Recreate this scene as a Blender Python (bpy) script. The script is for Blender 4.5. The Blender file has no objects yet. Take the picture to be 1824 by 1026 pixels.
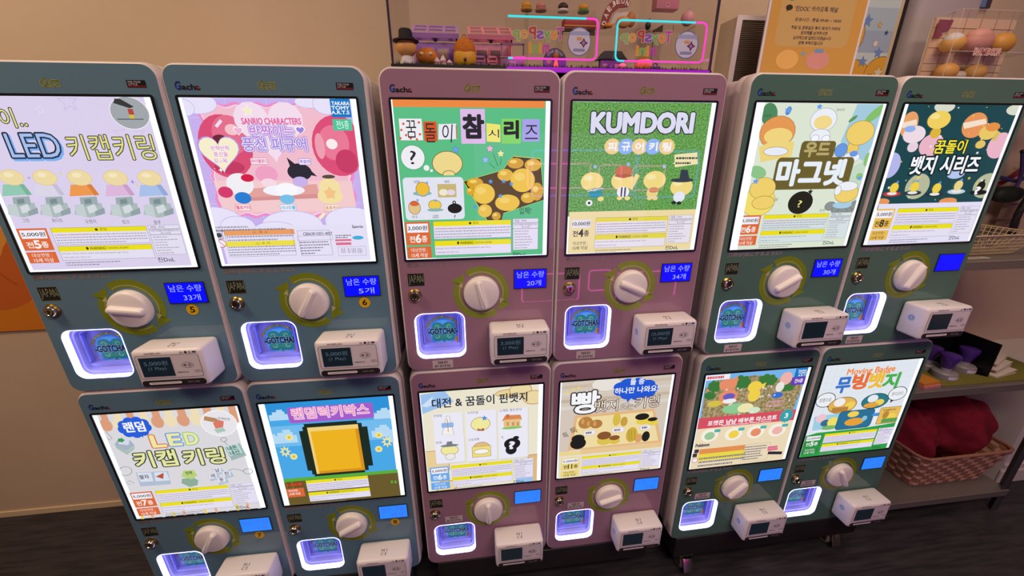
import bpy, bmesh, math, random
from mathutils import Vector, Matrix, Euler, noise
from mathutils.geometry import tessellate_polygon
random.seed(7)
SC = bpy.context.scene
COL = SC.collection
R = math.radians

# ------------------------------------------------------------------ camera
F_PX = 695.2167
CAM = Vector((-0.19831, -0.81604, 1.42315))
CAM_E = Euler((1.2323115, 0.0040562, -0.1233853), 'XYZ')
cd = bpy.data.cameras.new('camera'); cam = bpy.data.objects.new('camera', cd); COL.objects.link(cam)
cam.location = CAM; cam.rotation_euler = CAM_E
cd.sensor_width = 36; cd.lens = F_PX / 1824 * 36; cd.clip_start = 0.01
SC.camera = cam
RM = CAM_E.to_matrix()

# ------------------------------------------------------------------ world, lights, exposure
SC.view_settings.view_transform = 'Standard'; SC.view_settings.look = 'None'
SC.view_settings.exposure = 0.0; SC.view_settings.gamma = 1.0
w = bpy.data.worlds.new('room_air'); SC.world = w; w.use_nodes = True
w.node_tree.nodes['Background'].inputs[0].default_value = (.80, .76, 1.0, 1)
w.node_tree.nodes['Background'].inputs[1].default_value = 0.05
def area(name, loc, rot, sx, sy, power, col):
    l = bpy.data.lights.new(name, 'AREA'); l.shape = 'RECTANGLE'; l.size = sx; l.size_y = sy
    l.energy = power; l.color = col
    o = bpy.data.objects.new(name, l); COL.objects.link(o); o.location = loc; o.rotation_euler = rot
    return o
area('ceiling_lamp_left', (-1.6, -.5, 2.66), (0, 0, 0), .5, .5, 21, (1.0, .76, .50))
area('ceiling_lamp_middle', (.3, -1.5, 2.66), (0, 0, 0), 1.2, .5, 30, (1.0, .78, .58))
area('arcade_glow_purple', (.6, -2.3, 1.1), (R(90), 0, 0), 1.4, .9, 4.0, (.62, .36, 1.0))
area('fill_light_right', (1.0, -.35, 2.66), (0, 0, 0), .5, .5, 8.5, (1.0, .76, .60))  # added fill to brighten the upper right wall, not a known fixture

def at(px, py, Y):                       # the point at depth Y seen at pixel (px, py)
    d = RM @ Vector(((px - 912) / F_PX, -(py - 513) / F_PX, -1)); t = (Y - CAM.y) / d.y
    return CAM + d * t
def atZ(px, py, Z):
    d = RM @ Vector(((px - 912) / F_PX, -(py - 513) / F_PX, -1)); t = (Z - CAM.z) / d.z
    return CAM + d * t

# ------------------------------------------------------------------ materials
def lin(c):
    if isinstance(c, str):
        c = c.lstrip('#'); c = c if len(c) == 6 else ''.join(q * 2 for q in c); c = tuple(int(c[i:i + 2], 16) / 255 for i in (0, 2, 4))
    return tuple(x / 12.92 if x <= .04045 else ((x + .055) / 1.055) ** 2.4 for x in c) + (1,)
MATS = {}
def M(name, c='#808080', rough=.5, metal=0, spec=.5, em=None, es=0, coat=0, trans=0, alpha=1):
    if name in MATS: return MATS[name]
    m = bpy.data.materials.new(name); m.use_nodes = True; MATS[name] = m
    b = m.node_tree.nodes['Principled BSDF']; I = b.inputs
    I['Base Color'].default_value = lin(c); I['Roughness'].default_value = rough; I['Metallic'].default_value = metal
    I['Specular IOR Level'].default_value = spec; I['Coat Weight'].default_value = coat
    I['Transmission Weight'].default_value = trans; I['Alpha'].default_value = alpha
    if em: I['Emission Color'].default_value = lin(em); I['Emission Strength'].default_value = es
    return m
def NZ(name, c1, c2, scale, rough=.6, stretch=(1, 1, 1), bump=0, detail=6, lo=.35, hi=.65, em=0, spec=.4):
    """two-colour procedural surface"""
    if name in MATS: return MATS[name]
    m = M(name, c1, rough, spec=spec); nt = m.node_tree; N = nt.nodes; L = nt.links; b = N['Principled BSDF']
    tc = N.new('ShaderNodeTexCoord'); mp = N.new('ShaderNodeMapping'); mp.inputs['Scale'].default_value = stretch
    nz = N.new('ShaderNodeTexNoise'); nz.inputs['Scale'].default_value = scale; nz.inputs['Detail'].default_value = detail
    cr = N.new('ShaderNodeValToRGB'); cr.color_ramp.elements[0].position = lo; cr.color_ramp.elements[1].position = hi
    cr.color_ramp.elements[0].color = lin(c1); cr.color_ramp.elements[1].color = lin(c2)
    L.new(tc.outputs['Object'], mp.inputs[0]); L.new(mp.outputs[0], nz.inputs['Vector']); L.new(nz.outputs['Fac'], cr.inputs[0])
    if em:
        b.inputs['Base Color'].default_value = (.02, .02, .02, 1); b.inputs['Roughness'].default_value = .012
        L.new(cr.outputs[0], b.inputs['Emission Color']); b.inputs['Emission Strength'].default_value = em
        m.cycles.emission_sampling = 'NONE'
    else: L.new(cr.outputs[0], b.inputs['Base Color'])
    if bump:
        bp = N.new('ShaderNodeBump'); bp.inputs['Strength'].default_value = bump; bp.inputs['Distance'].default_value = .01
        L.new(nz.outputs['Fac'], bp.inputs['Height']); L.new(bp.outputs[0], b.inputs['Normal'])
    return m
LIT = .98
def lit(c):                               # ink of a backlit print
    n = 'backlit_' + c.lstrip('#')
    if n in MATS: return MATS[n]
    m = M(n, '#040404', .012, spec=.4, em=c, es=LIT); m.cycles.emission_sampling = 'NONE'
    return m
def ink(c): return M('ink_' + c.lstrip('#'), c, .45, spec=.3)
def thin_glass(name, tint, refl=.06):
    if name in MATS: return MATS[name]
    m = bpy.data.materials.new(name); m.use_nodes = True; MATS[name] = m; nt = m.node_tree; N = nt.nodes; L = nt.links
    N.remove(N['Principled BSDF']); o = N['Material Output']
    t = N.new('ShaderNodeBsdfTransparent'); t.inputs[0].default_value = tint + (1,)
    g = N.new('ShaderNodeBsdfGlossy'); g.inputs['Roughness'].default_value = .03
    lw = N.new('ShaderNodeLayerWeight'); pw_ = N.new('ShaderNodeMath'); pw_.operation = 'POWER'; pw_.inputs[1].default_value = 5
    L.new(lw.outputs['Facing'], pw_.inputs[0]); fr = N.new('ShaderNodeMath'); fr.operation = 'MULTIPLY_ADD'; L.new(pw_.outputs[0], fr.inputs[0]); fr.inputs[1].default_value = .6; fr.inputs[2].default_value = .02
    mx = N.new('ShaderNodeMixShader'); L.new(fr.outputs[0], mx.inputs[0]); L.new(t.outputs[0], mx.inputs[1]); L.new(g.outputs[0], mx.inputs[2])
    L.new(mx.outputs[0], o.inputs[0]); return m

# ------------------------------------------------------------------ object helpers
def link(o, parent=None):
    COL.objects.link(o)
    if parent: o.parent = parent
    return o
def thing(name, label, cat, loc=(0, 0, 0), rz=0, group=None):
    o = link(bpy.data.objects.new(name, None)); o.location = loc; o.rotation_euler = (0, 0, rz); o.empty_display_size = .02
    return tag(o, label, cat, group)
def tag(o, label, cat, group=None):
    o['label'] = label; o['category'] = cat
    if group: o['group'] = group
    return o
class MB:
    """collects shapes into ONE mesh"""
    def __init__(s): s.v = []; s.f = []; s.m = []; s.mats = []
    def mi(s, m):
        if m not in s.mats: s.mats.append(m)
        return s.mats.index(m)
    def add(s, vs, fs, m, T=None):
        b = len(s.v); k = s.mi(m)
        for v in vs:
            v = Vector(v); s.v.append(T @ v if T else v)
        for f in fs: s.f.append(tuple(b + i for i in f)); s.m.append(k)
    def box(s, x0, x1, y0, y1, z0, z1, m, T=None, bev=0):
        if bev:
            bm = bmesh.new(); bmesh.ops.create_cube(bm, size=1)
            for v in bm.verts: v.co = ((x0 + x1) / 2 + v.co.x * (x1 - x0), (y0 + y1) / 2 + v.co.y * (y1 - y0), (z0 + z1) / 2 + v.co.z * (z1 - z0))
            bmesh.ops.bevel(bm, geom=bm.edges[:], offset=bev, segments=3, affect='EDGES', profile=.5)
            bm.verts.index_update(); s.add([v.co.copy() for v in bm.verts], [[v.index for v in f.verts] for f in bm.faces], m, T); bm.free()
        else:
            s.add([(x0, y0, z0), (x1, y0, z0), (x1, y1, z0), (x0, y1, z0), (x0, y0, z1), (x1, y0, z1), (x1, y1, z1), (x0, y1, z1)],
                  [(0, 3, 2, 1), (4, 5, 6, 7), (0, 1, 5, 4), (1, 2, 6, 5), (2, 3, 7, 6), (3, 0, 4, 7)], m, T)
        return s
    def lathe(s, prof, m, T=None, n=28, sx=1, sy=1):
        """prof: list of (radius, z)"""
        vs = []; fs = []
        for r, z in prof:
            for k in range(n):
                a = 2 * math.pi * k / n; vs.append((r * math.cos(a) * sx, r * math.sin(a) * sy, z))
        for j in range(len(prof) - 1):
            for k in range(n):
                fs.append((j * n + k, j * n + (k + 1) % n, (j + 1) * n + (k + 1) % n, (j + 1) * n + k))
        fs.append(tuple(range(n))[::-1]); fs.append(tuple((len(prof) - 1) * n + k for k in range(n)))
        s.add(vs, fs, m, T); return s
    def ball(s, c, rx, ry, rz, m, T=None, n=20, lumps=0, sq=1):
        vs = []; fs = []; h = n // 2
        for j in range(h + 1):
            ph = math.pi * (j / h - .5)
            for k in range(n):
                a = 2 * math.pi * k / n
                d = Vector((math.cos(ph) * math.cos(a), math.cos(ph) * math.sin(a), math.sin(ph)))
                if sq != 1: d = Vector([math.copysign(abs(t) ** sq, t) for t in d])
                q = 1 + (lumps * noise.noise(d * 2.2 + Vector(c) * 9) if lumps else 0)
                vs.append((c[0] + rx * d.x * q, c[1] + ry * d.y * q, c[2] + rz * d.z * q))
        for j in range(h):
            for k in range(n): fs.append((j * n + k, j * n + (k + 1) % n, (j + 1) * n + (k + 1) % n, (j + 1) * n + k))
        s.add(vs, fs, m, T); return s
    def tube(s, pts, r, m, n=8, T=None, closed=False):
        pts = [Vector(p) for p in pts]; vs = []; fs = []; up = Vector((.13, .21, .97)); L = len(pts)
        for i, p in enumerate(pts):
            a = pts[(i - 1) % L] if closed or i else p; b = pts[(i + 1) % L] if closed or i < L - 1 else p
            t = (b - a).normalized(); u = t.cross(up)
            if u.length < .05: u = t.cross(Vector((1, 0, 0)))
            u.normalize(); v = t.cross(u)
            for k in range(n):
                q = 2 * math.pi * k / n; vs.append(p + u * math.cos(q) * r + v * math.sin(q) * r)
        for i in range(L if closed else L - 1):
            j = (i + 1) % L
            for k in range(n): fs.append((i * n + k, i * n + (k + 1) % n, j * n + (k + 1) % n, j * n + k))
        if not closed: fs += [tuple(range(n))[::-1], tuple((L - 1) * n + k for k in range(n))]
        s.add(vs, fs, m, T); return s
    def rings(s, loops, m, T=None, cap0=False, cap1=False):
        n = len(loops[0]); vs = [p for l in loops for p in l]; fs = []
        for j in range(len(loops) - 1):
            for k in range(n): fs.append((j * n + k, j * n + (k + 1) % n, (j + 1) * n + (k + 1) % n, (j + 1) * n + k))
        if cap0: fs.append(tuple(range(n))[::-1])
        if cap1: fs.append(tuple((len(loops) - 1) * n + k for k in range(n)))
        s.add(vs, fs, m, T); return s
    def prism(s, pts, y0, y1, m, T=None, holes=()):
        """polygon in x,z swept from y0 (front) to y1"""
        allp = [pts] + list(holes); tri = tessellate_polygon([[Vector((p[0], p[1], 0)) for p in l] for l in allp])
        flat = [p for l in allp for p in l]; n = len(flat)
        vs = [(p[0], y0, p[1]) for p in flat] + [(p[0], y1, p[1]) for p in flat]
        fs = []
        for t in tri:
            a, b, c = (Vector((flat[i][0], flat[i][1], 0)) for i in t)
            t = t if (b - a).cross(c - a).z > 0 else t[::-1]
            fs.append(tuple(t)); fs.append(tuple(i + n for i in t)[::-1])
        o = 0
        for l in allp:
            k = len(l); ar = sum(l[i][0] * l[(i + 1) % k][1] - l[(i + 1) % k][0] * l[i][1] for i in range(k))
            fl = (ar > 0) == (o == 0)
            for i in range(k):
                q = (o + i, o + n + i, o + n + (i + 1) % k, o + (i + 1) % k); fs.append(q if fl else q[::-1])
            o += k
        s.add(vs, fs, m, T); return s
    def mesh(s, name, smooth=True, angle=35):
        me = bpy.data.meshes.new(name); me.from_pydata(s.v, [], s.f)
        for m in s.mats: me.materials.append(m)
        me.polygons.foreach_set('material_index', s.m)
        if smooth:
            me.polygons.foreach_set('use_smooth', [True] * len(s.f)); me.set_sharp_from_angle(angle=R(angle))
        me.update(); return me
    def build(s, name, parent=None, smooth=True, angle=35):
        return link(bpy.data.objects.new(name, s.mesh(name, smooth, angle)), parent)
def rrect(x0, z0, x1, z1, r, n=6):
    out = []
    for cx, cz, a0 in ((x1 - r, z0 + r, -90), (x1 - r, z1 - r, 0), (x0 + r, z1 - r, 90), (x0 + r, z0 + r, 180)):
        for k in range(n + 1):
            a = R(a0 + 90 * k / n); out.append((cx + r * math.cos(a), cz + r * math.sin(a)))
    return out

# ------------------------------------------------------------------ lettering
GL = {}
def glyphs(s, bold):
    k = (s, bold)
    if k not in GL:
        cu = bpy.data.curves.new('lettering', 'FONT'); cu.body = s; cu.resolution_u = 3; cu.offset = bold
        o = bpy.data.objects.new('lettering', cu); me = bpy.data.meshes.new_from_object(o)
        GL[k] = ([(v.co.x, v.co.y) for v in me.vertices], [tuple(p.vertices) for p in me.polygons])
        bpy.data.objects.remove(o); bpy.data.meshes.remove(me); bpy.data.curves.remove(cu)
    return GL[k]
def bbox(vs):
    xs = [v[0] for v in vs]; ys = [v[1] for v in vs]; return min(xs), min(ys), max(xs), max(ys)
def homography(q, wd, ht):
    """pixels of the four corners (TL TR BR BL) -> sheet metres, origin at the sheet's centre"""
    dst = [(-wd / 2, ht / 2), (wd / 2, ht / 2), (wd / 2, -ht / 2), (-wd / 2, -ht / 2)]
    A = []
    for (x, y), (u, v) in zip(q, dst):
        A.append([x, y, 1, 0, 0, 0, -u * x, -u * y, u]); A.append([0, 0, 0, x, y, 1, -v * x, -v * y, v])
    for i in range(8):
        p = max(range(i, 8), key=lambda r: abs(A[r][i])); A[i], A[p] = A[p], A[i]
        A[i] = [a / A[i][i] for a in A[i]]
        for r in range(8):
            if r != i: A[r] = [a - A[r][i] * b for a, b in zip(A[r], A[i])]
    h = [A[i][8] for i in range(8)] + [1]
    return lambda x, y: ((h[0] * x + h[1] * y + h[2]) / (h[6] * x + h[7] * y + 1), (h[3] * x + h[4] * y + h[5]) / (h[6] * x + h[7] * y + 1))
class Sheet(MB):
    """a flat print: shapes laid one over another; x right, y down in the coordinates of `mp`"""
    STEP = 1.6e-5
    def __init__(s, mp=None, y=0, inkf=lit, clip=None):
        super().__init__(); s.mp = mp or (lambda x, y: (x, y)); s.y = y; s.inkf = inkf; s.clip = clip
    def mat(s, c): return s.inkf(c) if isinstance(c, str) else c
    def raw(s, pts, fs, c):
        s.y -= s.STEP
        if s.clip:
            a, b, cc, d = s.clip; pts = [(min(max(x, a), cc), min(max(z, b), d)) for x, z in pts]
        s.add([(x, s.y, z) for x, z in pts], fs, s.mat(c)); return s
    def face(s, pts, c):
        """sheet-metre polygon"""
        if len(pts) > 4:
            t = tessellate_polygon([[Vector((a, b, 0)) for a, b in pts]]); return s.raw(pts, [tuple(q) for q in t], c)
        return s.raw(pts, [tuple(range(len(pts)))], c)
    def poly(s, pts, c): return s.face([s.mp(*p) for p in pts], c)
    def sc(s, x, y, d=4):
        a = s.mp(x - d, y); b = s.mp(x + d, y); e = s.mp(x, y - d); f = s.mp(x, y + d)
        return math.hypot(b[0] - a[0], b[1] - a[1]) / (2 * d), abs(f[1] - e[1]) / (2 * d)
    def rect(s, x0, y0, x1, y1, c, r=0, o=None, ow=0):
        a = s.mp(x0, y0); b = s.mp(x1, y1); X0, X1 = sorted((a[0], b[0])); Z0, Z1 = sorted((a[1], b[1]))
        k = s.sc((x0 + x1) / 2, (y0 + y1) / 2)[0]
        if o: s.face(rrect(X0 - ow * k, Z0 - ow * k, X1 + ow * k, Z1 + ow * k, (r + ow) * k, 4) if r else [(X0 - ow * k, Z0 - ow * k), (X1 + ow * k, Z0 - ow * k), (X1 + ow * k, Z1 + ow * k), (X0 - ow * k, Z1 + ow * k)], o)
        return s.face(rrect(X0, Z0, X1, Z1, min(r * k, (Z1 - Z0) / 2.01, (X1 - X0) / 2.01), 4) if r else [(X0, Z0), (X1, Z0), (X1, Z1), (X0, Z1)], c)
    def ell(s, x, y, rx, ry, c, o=None, ow=0, rot=0, n=26):
        X, Z = s.mp(x, y); kx, kz = s.sc(x, y); ca, sa = math.cos(R(rot)), math.sin(R(rot))
        def f(q): return [(X + (rx + q) * kx * math.cos(2 * math.pi * i / n) * ca - (ry + q) * kz * math.sin(2 * math.pi * i / n) * sa, Z + (rx + q) * kx * math.cos(2 * math.pi * i / n) * sa + (ry + q) * kz * math.sin(2 * math.pi * i / n) * ca) for i in range(n)]
        if o: s.face(f(ow), o)
        return s.face(f(0), c)
    def star(s, x, y, r, c, k=5, rot=90, inner=.45, o=None, ow=0):
        X, Z = s.mp(x, y); kx, kz = s.sc(x, y)
        def f(q): return [(X + (r + q) * (1 if i % 2 == 0 else inner) * kx * math.cos(R(rot + 180 * i / k)), Z + (r + q) * (1 if i % 2 == 0 else inner) * kz * math.sin(R(rot + 180 * i / k))) for i in range(2 * k)]
        if o: s.face(f(ow), o)
        return s.face(f(0), c)
    def heart(s, x, y, r, c, o=None, ow=0):
        X, Z = s.mp(x, y); kx, kz = s.sc(x, y)
        def f(q):
            out = []
            for i in range(30):
                t = 2 * math.pi * i / 30
                out.append((X + (r + q) / 16 * 16 * math.sin(t) ** 3 * kx, Z + (r + q) / 16 * (13 * math.cos(t) - 5 * math.cos(2 * t) - 2 * math.cos(3 * t) - math.cos(4 * t) + 2) * kz))
            return out
        if o: s.face(f(ow), o)
        return s.face(f(0), c)
    def line(s, pts, wd, c):
        """stroke through pixel points, wd in pixels"""
        P = [Vector(s.mp(*p)) for p in pts]; k = s.sc(*pts[0])[0] * wd / 2; vs = []; fs = []
        for i, p in enumerate(P):
            t = (P[min(i + 1, len(P) - 1)] - P[max(i - 1, 0)]).normalized(); nn = Vector((-t.y, t.x)) * k
            vs += [tuple(p + nn), tuple(p - nn)]
        for i in range(len(P) - 1): fs.append((2 * i, 2 * i + 1, 2 * i + 3, 2 * i + 2))
        return s.raw(vs, fs, c)
    def cloud(s, x, y, rx, ry, c, n=9, k=.42):
        s.ell(x, y, rx * .82, ry * .78, c)
        for i in range(n):
            a = 2 * math.pi * i / n; s.ell(x + rx * .68 * math.cos(a), y + ry * .62 * math.sin(a), rx * k * .8, ry * k, c)
        return s
    def text(s, t, xl, yl, xr, yr, h, c, b=.0, o=(), mirror=False):
        """fit text between its left-middle and right-middle pixels, h pixels tall; o = ((colour, extra weight), ...) outlines drawn behind"""
        A = s.mp(xl, yl); B = s.mp(xr, yr); kz = s.sc((xl + xr) / 2, (yl + yr) / 2)[1]
        vs, fs = glyphs(t, 0)
        if not vs: return s
        x0, y0, x1, y1 = bbox(vs); L = math.hypot(B[0] - A[0], B[1] - A[1]); an = math.atan2(B[1] - A[1], B[0] - A[0])
        if abs(an) < R(5): an = 0
        ca, sa = math.cos(an), math.sin(an); cx, cz = (A[0] + B[0]) / 2, (A[1] + B[1]) / 2
        fx = L / max(x1 - x0, 1e-4); fz = h * kz / max(y1 - y0, 1e-4)
        vs, fs = glyphs(t, 0)
        base = []
        for v in vs:
            a = (v[0] - (x0 + x1) / 2) * fx * (-1 if mirror else 1); d = (v[1] - (y0 + y1) / 2) * fz
            base.append((cx + a * ca - d * sa, cz + a * sa + d * ca))
        em = (abs(fx) + abs(fz)) / 2
        for col, wt in list(o) + [(c, b)]:
            if wt < .008: s.raw(base, fs, col); continue
            if s.inkf is not lit:
                v2, f2 = glyphs(t, wt * .8); out = []
                for v in v2:
                    a = (v[0] - (x0 + x1) / 2) * fx * (-1 if mirror else 1); d = (v[1] - (y0 + y1) / 2) * fz
                    out.append((cx + a * ca - d * sa, cz + a * sa + d * ca))
                s.raw(out, f2, col); continue
            n = 8 if wt < .04 else 16; P = []; Q = []
            for k in range(n):
                dx, dz = wt * em * math.cos(2 * math.pi * k / n), wt * em * math.sin(2 * math.pi * k / n); m = len(P)
                P += [(p[0] + dx, p[1] + dz) for p in base]; Q += [tuple(i + m for i in f) for f in fs]
            s.raw(P, Q, col)
        return s
    def dashes(s, x0, y0, x1, y1, n, c, fill=.55, short=.0):
        """n rows of fine print too small to read"""
        a = s.mp(x0, y0); b = s.mp(x1, y1); X0, X1 = sorted((a[0], b[0])); Z1, Z0 = max(a[1], b[1]), min(a[1], b[1]); dz = (Z1 - Z0) / n
        vs = []; fs = []
        for i in range(n):
            z = Z1 - dz * (i + .5); x = X0; end = X1 - (X1 - X0) * short * random.random() - (0 if i < n - 1 else (X1 - X0) * .25)
            while x < end - .001:
                l = min(random.uniform(.002, .006), end - x); k = len(vs)
                vs += [(x, z - dz * fill / 2), (x + l, z - dz * fill / 2), (x + l, z + dz * fill / 2), (x, z + dz * fill / 2)]; fs.append((k, k + 1, k + 2, k + 3)); x += l + .0011
        return s.raw(vs, fs, c) if vs else s
    def frame(s, x0, y0, x1, y1, c, t=.0005):
        a = s.mp(x0, y0); b = s.mp(x1, y1); X0, X1 = sorted((a[0], b[0])); Z0, Z1 = sorted((a[1], b[1]))
        o = [(X0, Z0), (X1, Z0), (X1, Z1), (X0, Z1)]; i = [(X0 + t, Z0 + t), (X1 - t, Z0 + t), (X1 - t, Z1 - t), (X0 + t, Z1 - t)]
        return s.raw(o + i, [(k, (k + 1) % 4, 4 + (k + 1) % 4, 4 + k) for k in range(4)], c)
    def info(s, x0, y0, x1, y1, price, count, box='#dd6a3c', txt='#f6ece6', paper='#e6e0f4', logo=True, spec=True, pbox='#f4f0fa', hdr='#ece01e'):
        """the notice block every poster carries: price, count, age, caution, warning, maker's table"""
        a = s.mp(x0, y0); b = s.mp(x1, y1); W = b[0] - a[0]; H = a[1] - b[1]; old = s.mp
        s.mp = lambda u, v: (a[0] + u * W, a[1] - v * H)
        try:
            if price:
                if box: s.rect(0, 0, .18, .63, box); s.rect(0, .68, .18, 1.0, box)
                s.rect(.013, .05, .167, .29, pbox)
                s.text(price, .02, .17, .16, .17, .13, '#2b2b33', .012)
                n = ''.join(ch for ch in count if ch.isdigit())
                s.text('전', .025, .47, .065, .47, .17, txt, .02); s.text(n, .072, .455, .108 if len(n) == 1 else .110, .455, .22, txt, .035); s.text('종', .115 if len(n) == 1 else .127, .47, .155 if len(n) == 1 else .165, .47, .17, txt, .02)
                s.text('대상연령 :', .03, .77, .15, .77, .11, txt, .005); s.text('15세 이상', .03, .915, .15, .915, .12, txt, .01)
            s.rect(.205, 0, .79, .135, hdr); s.text('● 주의', .47, .07, .54, .07, .085, '#3a3410')
            s.rect(.205, .135, .79, .49, paper); s.dashes(.215, .165, .78, .47, 4, '#aaa5b6', .38); s.dashes(.215, .165, .52, .24, 1, '#d3a2ae', .38); s.frame(.205, 0, .79, .49, '#77737f')
            s.rect(.205, .53, .79, .68, hdr); s.text('● WARNING!', .375, .605, .5, .605, .085, '#3a3410', .012); s.text('CHOKING HAZARD', .51, .61, .64, .61, .055, '#4a4420')
            s.rect(.205, .68, .79, .94, paper)
            s.text('Small parts. Not for children under 3 years. Recommended for ages 15 & up.', .215, .75, .63, .75, .055, '#6a6676'); s.text('Collectable item. Not a toy.', .215, .86, .385, .86, .055, '#6a6676'); s.frame(.205, .53, .79, .94, '#77737f')
            s.dashes(.215, .98, .6, 1.12, 2, '#8a8694', .36, .3)
            if spec:
                s.rect(.803, -.02, 1.0, .86, paper); s.frame(.803, -.02, 1.0, .1, '#8a8694'); s.frame(.803, .1, 1.0, .26, '#8a8694'); s.frame(.803, .26, 1.0, .86, '#8a8694')
                s.text('재질 : PVC', .815, .04, .91, .04, .075, '#5a5664'); s.text('어린이제품안전특별법에 의한', .812, .145, .99, .145, .055, '#5a5664'); s.text('표시사항', .87, .215, .935, .215, .055, '#5a5664')
                s.dashes(.815, .29, .97, .84, 7, '#b0acba', .36, .5)
            if logo: s.text('진DoL', .8, 1.0, .91, 1.0, .14, '#2d3b4a', .01)
        finally: s.mp = old
        return s

# ------------------------------------------------------------------ posters (coordinates: pixels of enlarged crops of the photo)
SW, SH = .30, .3056
def sheet(q, l=0, r=0, bt=0):               # l, r, bt: margins of the light panel left uncovered
    return Sheet(homography(q, SW, SH), 0, lit, (-SW / 2 + l * SW, -SH / 2 + bt * SH, SW / 2 - r * SW, SH / 2))
DK = '#33303a'
def poster_keycap_row():
    p = sheet([(-148, 173), (690, 173), (905, 958), (133, 983)], l=.02, r=.026, bt=.012)
    p.rect(-128, 173, 876, 955, '#dcd2ee')
    for x, y, r, c in ((335, 195, 48, '#d2c0e6'), (585, 440, 52, '#e3cdea'), (215, 232, 22, '#e9dff3'), (15, 500, 22, '#ecc9e2'), (600, 345, 80, '#d9c9ea'), (250, 745, 40, '#e8d4ec'), (150, 900, 60, '#e8d4ec')):
        p.star(x, y, r, c); p.star(x, y, r * .8, '#dcd2ee')
    p.ell(600, 243, 82, 70, '#a3a8ad', o='#f0ebf6', ow=4); p.poly([(535, 180), (560, 182), (618, 215), (600, 222), (530, 200)], '#3a3a3a'); p.rect(590, 225, 620, 250, '#b5483c'); p.rect(596, 250, 622, 268, '#d8c04a'); p.rect(545, 268, 660, 272, '#5a5f66')
    p.text('꿈돌이..', -128, 275, 148, 262, 86, '#e3e296', .0, (('#4a4630', .045),))
    p.text('LED', 78, 397, 302, 400, 108, '#7fb0f2', .05); p.text('LED', 68, 388, 292, 391, 106, '#a9c0ee', .0, (('#273248', .05),))
    p.text('키캡키링', 328, 398, 706, 394, 112, '#e2df8c', .0, (('#3b3828', .035),))
    for cx, col, dk in ((95, '#93cbb4', '#7ab59c'), (240, '#dcd8ea', '#c6c1da'), (393, '#ef9a52', '#d98340'), (552, '#dfb8de', '#cba0cb'), (702, '#aac2ec', '#93add9')):
        p.poly([(cx - 40, 660), (cx + 75, 650), (cx + 92, 700), (cx + 25, 720), (cx - 45, 705)], '#aebcbd'); p.poly([(cx - 20, 625), (cx + 55, 620), (cx + 62, 660), (cx - 15, 668)], '#9eaeb0')
        p.poly([(cx - 45, 665), (cx - 5, 655), (cx + 10, 715), (cx - 35, 708)], '#c5d0d2'); p.poly([(cx + 10, 668), (cx + 45, 655), (cx + 60, 690), (cx + 20, 700)], '#d5dde0'); p.poly([(cx + 45, 690), (cx + 88, 672), (cx + 92, 700), (cx + 50, 712)], '#93a4a8'); p.poly([(cx + 0, 634), (cx + 30, 630), (cx + 34, 652), (cx + 2, 656)], '#7e9094')
        p.poly([(cx - 58, 566), (cx + 34, 564), (cx + 68, 612), (cx - 64, 620)], col); p.poly([(cx + 12, 565), (cx + 34, 564), (cx + 68, 612), (cx + 46, 616)], dk)
        p.ell(cx - 17, 534, 52, 35, '#efdba6', o='#dbc08a', ow=2); p.ell(cx - 30, 522, 20, 11, '#f6e8c0')
    for x, y, c in ((155, 535, '#b9a3e0'), (295, 515, '#e8cf8a'), (610, 552, '#8f7fe0'), (630, 567, '#e8cf8a')): p.star(x, y, 11, c, 4, inner=.3)
    for t, x, y in (('그린', 130, 733), ('화이트', 271, 733), ('오렌지', 419, 737), ('핑크', 577, 739), ('블루', 719, 741)): p.text(t, x - 8 * len(t), y, x + 8 * len(t), y, 19, '#5d5866')
    p.info(84, 772, 862, 917, '5,000원', '전5종'); return p
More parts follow.
